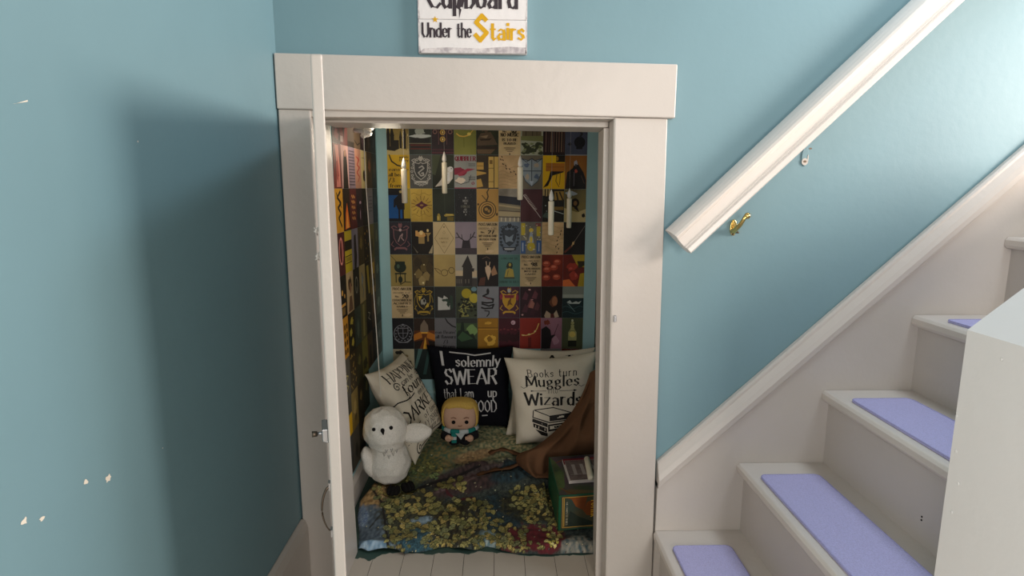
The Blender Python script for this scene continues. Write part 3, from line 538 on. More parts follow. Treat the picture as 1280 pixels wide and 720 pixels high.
(2,2): ('dark green card with small gold caskets along the bottom', '23291f-1b201a@9', F('8d7a36', rect(-.62,-1.4,-.3,-.95), disc(-.46,-.9,.12,.16), [(.0,-.9),(.2,-.75),(.9,-.78),(.95,-.95),(.1,-1.02)]) + F('5d501f', rect(.3,-1.4,.9,-1.05)) + F('c2ad5b', rect(-.55,-1.3,-.48,-1.0), rect(.2,-.88,.8,-.84)) + K('323a2c', .05, [(.1,1.5),(.1,-.6)])),
(2,3): ('black card with a narrow column of pale lettering', '1d1e20-17181a@30', F('8c8b86', disc(0,.68,.07)) + T('8c8b86', 'NIGHT', .32, .18, .5) + T('8c8b86', 'THE', .1, .14, .3) + T('6d6c5f', 'FOREST', -.2, .2, .8) + T('8c8b86', 'OF', -.45, .16, .3) + T('8c8b86', 'ICE', -.68, .18, .4) + F('8c8b86', disc(0,-.85,.06)) + scatter('3b3c40', 5, 40, -.9, .9, -1.4, 1.4, .02, .05)),
(2,4): ('tan card with a coiled brown pendant on a chain', 'a98343-98743a@6', sum([F(c, disc(-.02,-.42,r,r,26)) for c, r in (('4a3a22',.82),('a98343',.72),('5c4728',.62),('a98343',.52),('3d301d',.42))], []) + F('927038', blot(-.1,-.35,.16,.16,3), blot(.12,-.5,.12,.14,4)) + K('3d301d', .12, [(-.1,.38),(.05,.8),(-.05,1.2),(.1,1.5)]) + K('5c4728', .1, [(-.5,.9),(-.15,.5)]) + F('4a3a22', disc(.85,-.8,.1,.14), disc(-.85,.1,.1))),
(2,5): ('card of worn grey and tan books piled flat', '857e72-6e685e@20', F('22232a', [(-1,.9),(1,.72),(1,0),(-1,.25)]) + F('736a55', [(-1,.25),(1,0),(1,-.5),(-1,-.4)]) + F('9a8b6c', [(-1,.1),(1,-.15),(1,-.3),(-1,-.05)], [(-1,-.5),(1,-.6),(1,-1.0),(-1,-.95)]) + F('54483a', [(-1,-.42),(1,-.52),(1,-.62),(-1,-.5)], [(-1,-.98),(1,-1.05),(1,-1.15),(-1,-1.06)]) + F('b3a98f', *[rect(x,-1.45,x+.1,-1.1) for x in (-.8,-.4,0,.4,.75)])),
(2,6): ('plain maroon card with a white feather drawn across', '45262a-3b2126@9', K('c4b9b4', .04, [(-.75,.95),(-.2,.2),(.3,-.35),(.85,-1.1)]) + sum([K('b3a6a2', .035, [(-.75+1.0*k,.95-1.35*k),(-.5+1.0*k,1.0-1.3*k)]) for k in [i/14 for i in range(15)]], [])),
(2,7): ('card of dark chairs and books in yellow lamp light', '1e1a14-15120f@9', F('9b8457', rect(-.98,.9,-.8,1.5), rect(-.7,.85,-.55,1.5), rect(-.45,.9,-.3,1.5)) + F('8a6b2f', rect(.1,.5,.95,1.3)) + F('241c13', [(.2,1.2),(.35,1.2),(.6,.0),(.45,.0)], [(.5,1.2),(.9,.3),(.95,.5),(.6,1.3)]) + F('6b5325', rect(.05,-.4,.95,-.1)) + K('9aa09c', .06, [(-.2,-.4),(.95,-.75)]) + F('8c9693', disc(-.7,.0,.06), disc(-.6,-.5,.05)) + F('3d4a43', blot(-.6,-.9,.3,.3,2))),
(2,8): ('cream and olive card with a round dark wreath', '6d6138-4a4534@6', F('a39468', [(-1,-1.5),(1,-1.5),(1,-.3),(.2,-.6),(-1,-.2)]) + F('1b1510', disc(0,.25,.38,.42)) + F('7d5b36', disc(.02,.22,.17,.22)) + F('1b1510', [(-.1,-.2),(.4,-.6),(.2,-.1)], blot(.8,-.9,.15,.2,3)) + F('8c97a0', blot(-.4,1.1,.5,.2,6))),
(3,0): ('near black card with a dull red lion crest', '25232a-1d1c22@12', crest('2a262b', '6d4a4c', K('8d7573', .09, [(-.2,-.3),(.0,.2),(.2,.4),(.1,.0),(.3,-.2)]), lace=False) + F('a08d8a', disc(0,.75,.12,.14))),
(3,1): ('dark card of glowing goblets and candlesticks', '1c1712-14100d@9', F('b58a50', blot(-.1,.35,.45,.3,4), rect(-.62,.2,-.4,.7)) + F('d2b07a', disc(-.1,.5,.16,.2), disc(.5,.7,.1,.14)) + F('8d7547', [(.3,.5),(.8,.5),(.6,.2),(.6,-.3),(.45,-.3),(.45,.2)], rect(-.35,-.5,.2,.1)) + F('9a8c70', [(.55,-1.4),(.95,-.6),(.9,-1.4)]) + F('5b5346', [(-.9,-.7),(-.5,-1.4),(-.4,-1.3)])),
(3,2): ('cream card with a thin brown diamond outline', 'b5a27b-a6936d@8', K('6b5638', .035, [(0,1.38),(.86,0),(0,-1.38),(-.86,0),(0,1.38)]) + F('3a2d1c', disc(0,1.02,.06)) + K('8f7b58', .03, [(-.12,.5),(0,.7),(.12,.5),(0,.38),(-.12,.5)]) + T('7d6847', 'FANTASTIC', -.1, .15, .85) + T('7d6847', 'WILD', -.45, .17, .55) + T('8f7b58', '1927', -.8, .12, .3)),
(3,3): ('misty lilac grey card with dark antlers', '857a84-6d6470@5', F('2a252a', [(-.3,-.2),(.35,-.2),(.5,-1.5),(-.5,-1.5)]) + K('241f22', .09, [(-.2,-.2),(-.6,.1),(-.85,.5)]) + K('241f22', .07, [(-.6,.1),(-.95,.05)]) + K('241f22', .09, [(.25,-.2),(.6,.15),(.8,.55)]) + K('241f22', .07, [(.6,.15),(.92,.1)]) + K('241f22', .06, [(-.35,-.05),(-.4,.35)]) + K('241f22', .06, [(.4,0),(.45,.4)]) + F('3d363b', rect(-1,-1.5,1,-.9))),
(3,4): ('tan notice card number 27 about student clubs', 'b9a37c-a18b66@8', notice('27', [('ANY STUDENT BAND', 1.7, .2), ('IN POSSESSION', 1.5, .17)], 27)),
(3,5): ('blue grey lace edged card with a dark bird shield', '5a6674-4c5663@8', crest('2e343c', '23272d', F('6d7883', [(-.4,.3),(.0,.1),(.4,.4),(.25,-.1),(.4,-.35),(0,-.25),(-.35,-.4)])) + F('8c8f92', [(-.5,-.9),(.5,-.9),(.4,-1.08),(-.4,-1.08)])),
(3,6): ('stained glass style card of blue and yellow bottles', '6d6a60-5c5a54@20', F('a8962f', rect(-.92,.3,-.55,1.4), rect(.5,.2,.85,1.1), disc(0,-.75,.36,.42)) + F('35507c', rect(-.95,-1.4,-.5,-.2), rect(.5,-1.4,.95,-.2)) + F('8d97aa', rect(-.82,-1.2,-.7,-.4), rect(.68,-1.2,.78,-.4), [(-.25,-.4),(.25,-.4),(.1,.6),(-.1,.6)]) + F('c8b04a', disc(0,-.1,.14,.3), disc(0,.75,.2,.2)) + F('6d3b3b', rect(.4,1.1,.9,1.4)) + F('b8b2a0', *[disc(random.Random(k).uniform(-.9,.9), random.Random(k+9).uniform(-1.3,1.3), .06, .05, 6) for k in range(22)])),
(3,7): ('tan map card with footprints curving down its right side', 'bd9f76-a98c66@25', sum([K('93774f', .025, wav(-1, y, 1, 1.2-y*.3, .13)) for y in (-.9,-.5,-.1,.3,.7,1.1)], []) + steps([(.75,.7),(.7,.4),(.5,.1),(.4,-.2),(.45,-.55),(.3,-.75),(.55,-.95),(.4,-1.3)])),
(3,8): ('black card with a slim wand lying diagonally', '1a1615-14110f@9', K('6d655d', .04, [(.95,1.15),(0,-.3)]) + K('9a7a55', .11, [(0,-.3),(-.3,-.8)]) + K('5b2c22', .17, [(-.3,-.75),(-.85,-1.25)]) + F('b89a68', disc(-.1,-.45,.1,.14,9))),
(4,0): ('tan card with a dark green cauldron on a stand', '8d7b45-7a6a3b@5', F('1a241c', disc(-.1,.3,.56,.5), rect(-.55,.62,.35,.85), rect(-.6,-.35,.45,-.22), disc(-.1,-.85,.2,.32)) + K('1a1f18', .09, [(-.5,-.3),(-.5,-1.1)]) + K('1a1f18', .09, [(.32,-.3),(.32,-1.05)]) + K('1a1f18', .07, [(-.1,-.2),(-.1,-1.3),(.3,-1.05),(.85,-1.1)]) + F('3c4f3f', disc(-.28,.4,.14,.2)) + K('3f3a22', .05, [(-.95,1.4),(-.4,.8)])),
(4,1): ('card filled with brown smoky quartz crystals', '4a3d26-2b2418@9', sum([F(c, [(x,y+.5),(x+.35,y+.1),(x+.2,y-.45),(x-.25,y-.4),(x-.35,y+.1)]) for x, y, c in ((-.4,-.3,'6d5c36'),(.3,-.5,'7d6b42'),(.1,.3,'574929'),(.6,.3,'3d321f'),(-.5,.8,'332a1b'),(.2,1.0,'41361f'),(-.1,-.95,'8a784d'))], []) + F('cbb98a', disc(.0,-1.15,.09), disc(.1,.55,.06), disc(-.75,-.35,.05))),
(4,2): ('tan card with round wire spectacles', 'a08a55-8f7b4b@6', K('463826', .05, disc(-.02,-.2,.3,.3,20)+[(.28,-.2)]) + K('463826', .05, disc(.64,.02,.26,.28,20)+[(.9,.02)]) + K('463826', .05, [(.25,-.05),(.4,.05)]) + K('463826', .045, [(-.3,-.1),(-.6,.15),(-.95,.22)]) + K('463826', .045, [(-.95,.25),(-.7,-.1),(-.4,-.32)])),
(4,3): ('card of a pointed castle tower on a pale sky', '9b978c-8a8680@3', F('b3a184', rect(-1,-.6,1,0)) + F('2d2a29', [(-.35,-1.5),(-.3,.3),(-.42,.35),(.15,1.45),(.6,.3),(.5,.25),(.75,.2),(.7,-.1),(.55,-.1),(.55,-1.5)]) + F('3d3936', rect(-1,-1.5,-.3,-.5), rect(.55,-1.5,1,-.7)) + F('6d655a', *[rect(x,-1.2,x+.06,-.8) for x in (-.9,-.7,-.5,-.1,.2)])),
(4,4): ('black card with a pale horned bone shape', '17100f-100c0b@8', F('b59c83', [(-.25,.3),(.0,.5),(.25,.3),(.3,-.1),(.05,-.9),(-.2,-.1)]) + K('a58c74', .08, [(-.1,.4),(-.15,.85)]) + K('a58c74', .08, [(.12,.4),(.2,.8)]) + F('8d6a4e', [(.3,-.1),(.6,.5),(.9,-.3),(.4,-.5)]) + F('4b2c22', [(-.9,-1.4),(-.7,-.7),(-.2,-.6),(-.3,-1.4)]) + K('5d4a3a', .05, [(-.5,1.1),(-.1,1.3),(.2,1.1)])),
(4,5): ('teal card with a seated yellow hooded figure', '3f625c-36544f@6', T('22332f', 'LONG LIVE US', 1.05, .18, 1.5) + F('20241c', blot(0,.35,.28,.42,5)) + F('93823a', [(-.3,.1),(.0,.25),(.35,.1),(.45,-.6),(-.45,-.6)], disc(.05,.55,.12,.16)) + F('3a3a26', rect(-.5,-.75,.5,-.62)) + K('22332f', .05, [(-.1,0),(-.2,-.5)]) + T('22332f', 'HONOUR THE RULES', -1.15, .2, 1.8)),
(4,6): ('tan notice card number 98, the one beside the red lanterns', 'b39d78-9d8764@8', notice('98', [('ALL FILMS BROUGHT', 1.75, .16), ('INTO THE', 1.2, .16), ('CASTLE', 1.0, .16)], 98)),
(4,7): ('red orange card of glowing heart shaped lanterns', '6b2414-4f170f@8', sum([F('963c28', disc(x,y,.36,.28,16)) + F('b8664c', disc(x-.03,y+.05,.22,.14,12)) + K('7a2416', .04, [(x-.3,y-.05),(x+.3,y-.05)]) for x, y in ((-.55,.65),(.45,.8),(.15,.3),(-.5,.1),(-.55,-.65),(.4,-.6))], [])),
(4,8): ('card of crumpled red cloth over yellow leaves', '6b1f14-4a1810@6', F('98801f', [(-.2,1.5),(1,1.5),(1,.3),(.3,.5)], [(.4,-1.5),(1,-1.5),(1,-.2),(.6,-.3)]) + F('2b2410', [(.3,.9),(1,.9),(1,.5),(.5,.2)]) + F('8d2f20', blot(-.2,.3,.5,.4,5), blot(.0,-.5,.4,.4,6)) + F('a8463a', blot(-.3,.2,.2,.12,7), blot(.2,-.4,.14,.2,8)) + F('c2622f', [(-1,-1.5),(.2,-1.5),(-.4,-.8),(-1,-.9)])),
(5,0): ('tan notice card number 20 about extracurricular activities', 'b7a17b-a08a66@8', notice('20', [('EXTRACURRICULAR', 1.75, .2), ('ACTIVITIES', 1.6, .18), ('BANNED', 1.0, .14)], 20)),
(5,1): ('dark card with a black and yellow badger crest', '24221f-1b1a18@10', crest('23211d', 'a0842d', F('8d8a80', blot(0,.05,.25,.32,3)) + F('b3963a', [(-.5,.6),(-.1,.6),(-.4,.1)], [(.5,-.4),(.1,-.5),(.4,0)]) + F('1b1a18', disc(.05,.15,.09,.16)), lace=False) + K('6d5c28', .08, disc(0,0,.86,1.2,24))),
(5,2): ('dark grey card with a torn white page', '2c2c2b-242423@8', F('aaa9a4', [(-.68,-.75),(-.66,.55),(-.2,.35),(-.1,.65),(.25,.4),(.2,-.1),(.45,-.1),(.45,-.7)]) + F('2b3b31', blot(.1,.2,.36,.14,3), blot(.3,-.1,.16,.3,4), [(.45,.7),(.7,.6),(.75,-.5),(.5,-.7)])),
(5,3): ('card of yellow moons over a tangled dark hedge', '3d4432-2c3226@12', sum([K('8d8a4a', .07, [(random.Random(k).uniform(-.95,.5), random.Random(k+40).uniform(-1.4,.3)), (random.Random(k+80).uniform(-.6,.95), random.Random(k+120).uniform(-1.4,.3))]) for k in range(12)], []) + F('14160f', *[blot(random.Random(k+7).uniform(-.9,.9), random.Random(k+17).uniform(-1.4,.4), .14, .09, k) for k in range(22)]) + F('9a8a24', disc(.0,.85,.46,.46)) + F('a89a35', disc(.7,.4,.44,.46)) + F('5f7d86', disc(.7,1.25,.26,.22))),
(5,4): ('grey card with a black snake twisted like ribbon', '74757b-686a70@6', K('17181b', .1, [(.0,1.3),(.0,.9)]) + F('17181b', disc(0,1.05,.14,.24)) + K('17181b', .16, [(.05,.85),(-.45,.6),(.0,.4),(.5,.3),(.45,.0),(-.1,-.05),(-.55,.0)]) + K('17181b', .15, [(-.55,-.15),(.1,-.35),(.55,-.2),(.4,-.55),(-.3,-.6),(-.6,-.5)]) + K('17181b', .1, [(-.3,-.8),(.1,-.85),(.1,-1.1),(-.1,-1.35)]) + K('7b4550', .05, [(-.4,.5),(.3,.3)]) + K('8b8d94', .04, [(-.4,.08),(.4,.1)])),
(5,5): ('dark plum card with a golden yellow crest', '42202f-331a26@10', crest('a57d22', 'b18a2e', F('5b3a14', [(-.2,-.4),(-.1,.1),(.2,.5),(.15,0),(.35,-.3),(.05,-.2)]) + F('6d1f2b', [(-.5,.7),(.5,.7),(.4,.4),(-.4,.4)]), lace=False) + F('8d9099', blot(0,1.1,.14,.2,3)) + F('7a2436', blot(.75,.5,.14,.3,4), blot(-.75,.5,.14,.3,5))),
(5,6): ('dark wine card of faceted purple crystals', '321a22-241318@8', sum([F(c, [(x,y+.45),(x+.3,y+.1),(x+.15,y-.4),(x-.3,y-.3)]) for x, y, c in ((-.5,.6,'4f2a35'),(.4,.7,'5f343c'),(.0,-.1,'6d3f42'),(-.5,-.6,'45242e'),(.6,-.4,'4f2c33'),(.2,-.9,'3a1d26'),(.1,-.2,'8d5b52'))], []) + F('b58a88', disc(-.75,-1.2,.1,.08), disc(.15,.25,.1,.04), disc(-.1,1.2,.12,.08))),
(5,7): ('near black card with a warm skin toned glow and pale collar shape', '1d100d-150c0a@5', F('5b3524', blot(.15,.15,.4,.6,9,18,.08)) + F('8a5a3e', blot(.28,.1,.26,.45,10,18,.08)) + F('1a0f0d', [(-.6,.3),(-.5,1.2),(.5,1.2),(.6,.7),(.1,.6),(-.2,.1)]) + F('a5917b', [(-.7,-1.3),(-.5,-.8),(-.1,-1.1),(.0,-1.5),(-.6,-1.5)], [(.7,-1.4),(.45,-.75),(.2,-1.1),(.3,-1.5)]) + F('4a1d1a', [(-.1,-1.1),(.2,-1.1),(.25,-1.5),(-.1,-1.5)])),
(5,8): ('card of dark green sea waves under a grey sky', '13282b-0e1f22@8', F('6d736b', rect(-1,.4,1,1.5)) + F('8a8f86', rect(-1,.42,1,.75)) + F('9aa3a0', [(-.6,.0),(-.3,.2),(-.1,-.05),(.3,.1),(.5,-.0),(.8,.15),(.6,-.15),(-.3,-.15)]) + K('2c474a', .06, wav(-1,-.5,1,1.5,.12)) + K('2c474a', .06, wav(-1,-1.0,1,1.2,.1)) + K('5f7675', .05, [(-.5,-.1),(.2,-.9)])),
(6,0): ('black card with a round silver scrollwork crest', '131316-0f0f12@8', K('77777c', .05, disc(0,0,.85,.85,26)+[(.85,0)]) + K('6a6a70', .06, shield(0,.02,.48,.55)+[(-.48,.57)]) + K('6a6a70', .05, [(0,.55),(0,-.5)]) + K('6a6a70', .05, [(-.48,.05),(.48,.05)]) + sum([F('6a6a70', disc(.68*math.cos(a),.68*math.sin(a),.08,.06,7)) for a in [k*.45 for k in range(14)]], []) + K('77777c', .07, [(-.8,-.5),(-.4,-.85),(.4,-.85),(.8,-.5)]) + F('6a6a70', disc(0,.85,.12,.1))),
(6,1): ('card of an orange lit hall under a grey dome', '5b2f0d-2f1a0c@5', F('2a1d14', rect(-1,.3,1,1.5)) + F('6d5f50', [(-.4,.1),(-.35,.8),(0,1.35),(.35,.8),(.4,.1)]) + F('a1621c', [(-1,-.1),(-.3,.2),(-.2,-.4),(-1,-.7)], [(1,-.1),(.3,.2),(.2,-.4),(1,-.7)]) + F('d9922e', [(-.15,-1.5),(.25,-1.5),(.08,-.3)], rect(-.3,.0,.3,.14)) + F('1d120a', [(-1,-.8),(-.1,-.6),(-.5,-1.5),(-1,-1.5)], [(1,-.8),(.3,-.6),(.6,-1.5),(1,-1.5)])),
(6,2): ('grey card with black story lettering and a curled flourish', '5d5c60-535257@5', K('1a191c', .12, [(.0,1.5),(.2,1.1),(.6,.75),(1,.6)]) + T('1a191c', "ean Beans'", .0, .28, 1.9, serif=.06) + T('1a191c', 'all flavours', -.45, .3, 1.9, nib=.2) + T('1a191c', '/3', -.95, .34, .4, x=.0) + T('1a191c', 'from', -1.4, .3, 1.1, x=.3, serif=.05)),
(6,3): ('card of a green lit castle under storm clouds', '3d4f33-2c3a27@4', F('6d8a52', blot(.5,.3,.5,.5,6)) + F('2b2e2a', rect(-1,1.0,1,1.5)) + F('16241a', [(-1,-1.5),(-1,-.2),(-.8,.3),(-.6,.3),(-.5,1.1),(-.3,1.1),(-.2,.2),(.1,.3),(.3,-.1),(.6,.0),(.8,-.5),(1,-.6),(1,-1.5)]) + F('2f4a2f', [(-.9,-.4),(-.4,.2),(.2,-.2),(.6,-.5),(-.5,-.8)])),
(6,4): ('golden book shaped card with an embossed emblem', '6d4a10-573b0d@5', F('8d6418', rect(-.95,-1.45,.95,.48), rect(-.95,.58,.95,1.45)) + F('a87b22', rect(-.9,.38,.95,.48)) + F('c59a3a', blot(.2,-.6,.5,.5,5,22,.3)) + F('7d5712', blot(.15,-.55,.24,.26,6)) + F('b98d30', blot(0,1.0,.36,.16,7))),
(6,5): ('crimson night card with a small pale moon', '3f0f1b-2c0b14@6', F('b0909a', disc(.38,1.05,.21,.21,20)) + F('8a6a75', disc(.33,1.0,.08)) + F('2a0910', *[blot(-.9+.3*k, -.3-.1*(k%3), .26, .4, k) for k in range(7)]) + F('6d2a2f', *[blot(-.8+.35*k, .35+.08*(k%2), .12, .06, k+20) for k in range(6)])),
(6,6): ('red card with a thin golden chain', '8a2a1e-72211a@4', K('d6a45a', .09, [(-.8,-.15),(-.4,-.2),(.0,-.1),(.35,.05),(.6,.4),(.8,.95)]) + F('e0b878', disc(-.1,-.1,.14,.08), disc(.45,.2,.1,.08), disc(-.65,-.18,.12,.06)) + F('5f1914', rect(-.2,-1.4,.1,-.4))),
(6,7): ('pink mauve card with a black cloaked silhouette', '8a6070-75505f@4', F('141013', [(-.95,-1.5),(-.95,.4),(-.5,.7),(-.1,.35),(.0,-.2),(.35,-.1),(.35,-.3),(.05,-.5),(-.1,-1.5)]) + F('6d2f22', blot(-.4,1.05,.28,.26,3)) + K('3a222c', .05, [(.25,-.2),(.65,.9)]) + F('9a7483', blot(.4,-.7,.3,.4,6))),
(6,8): ('olive green card with a black based potion bottle', '41472f-373c28@5', F('8a8a5c', [(-.4,-.7),(-.4,.1),(-.2,.4),(-.12,.7),(.12,.7),(.2,.4),(.4,.1),(.4,-.7)], disc(0,1.0,.16,.16), rect(-.16,.66,.16,.82)) + F('15170f', rect(-.4,-1.3,.4,-.7)) + F('b5a557', disc(0,-.1,.3,.3)) + F('a3a58a', disc(-.02,1.25,.1,.12)) + F('6d6e40', rect(-.32,.2,.32,.28))),
(7,0): ('cream card with a dark scroll, showing above the tilted pillow', 'a39a82-91886f@6', F('2b2a26', blot(-.35,1.15,.4,.2,3), blot(.3,.2,.5,.3,4)) + F('6d5f3f', blot(.1,.75,.3,.2,5))),
(7,1): ('dark teal striped card partly behind the tilted pillow', '14211f-0f1918@6', F('3f5c58', [(-.6,1.5),(-.2,1.5),(-.8,-.4),(-1,-.4)]) + F('25403d', [(.3,1.5),(.6,1.5),(.1,-1),(-.2,-1)])),
(7,7): ('plain grey card just above the rear cream pillow', '6a6769-5a585a@6', F('4a4748', blot(.2,.9,.3,.2,3))),
(7,8): ('dark red ember card at the lower right of the collage', '5f1a10-3a100b@8', F('b5471f', blot(.2,1.1,.3,.16,3), blot(-.4,.8,.2,.2,4)) + F('7d2414', blot(.4,.5,.4,.3,5))),
}
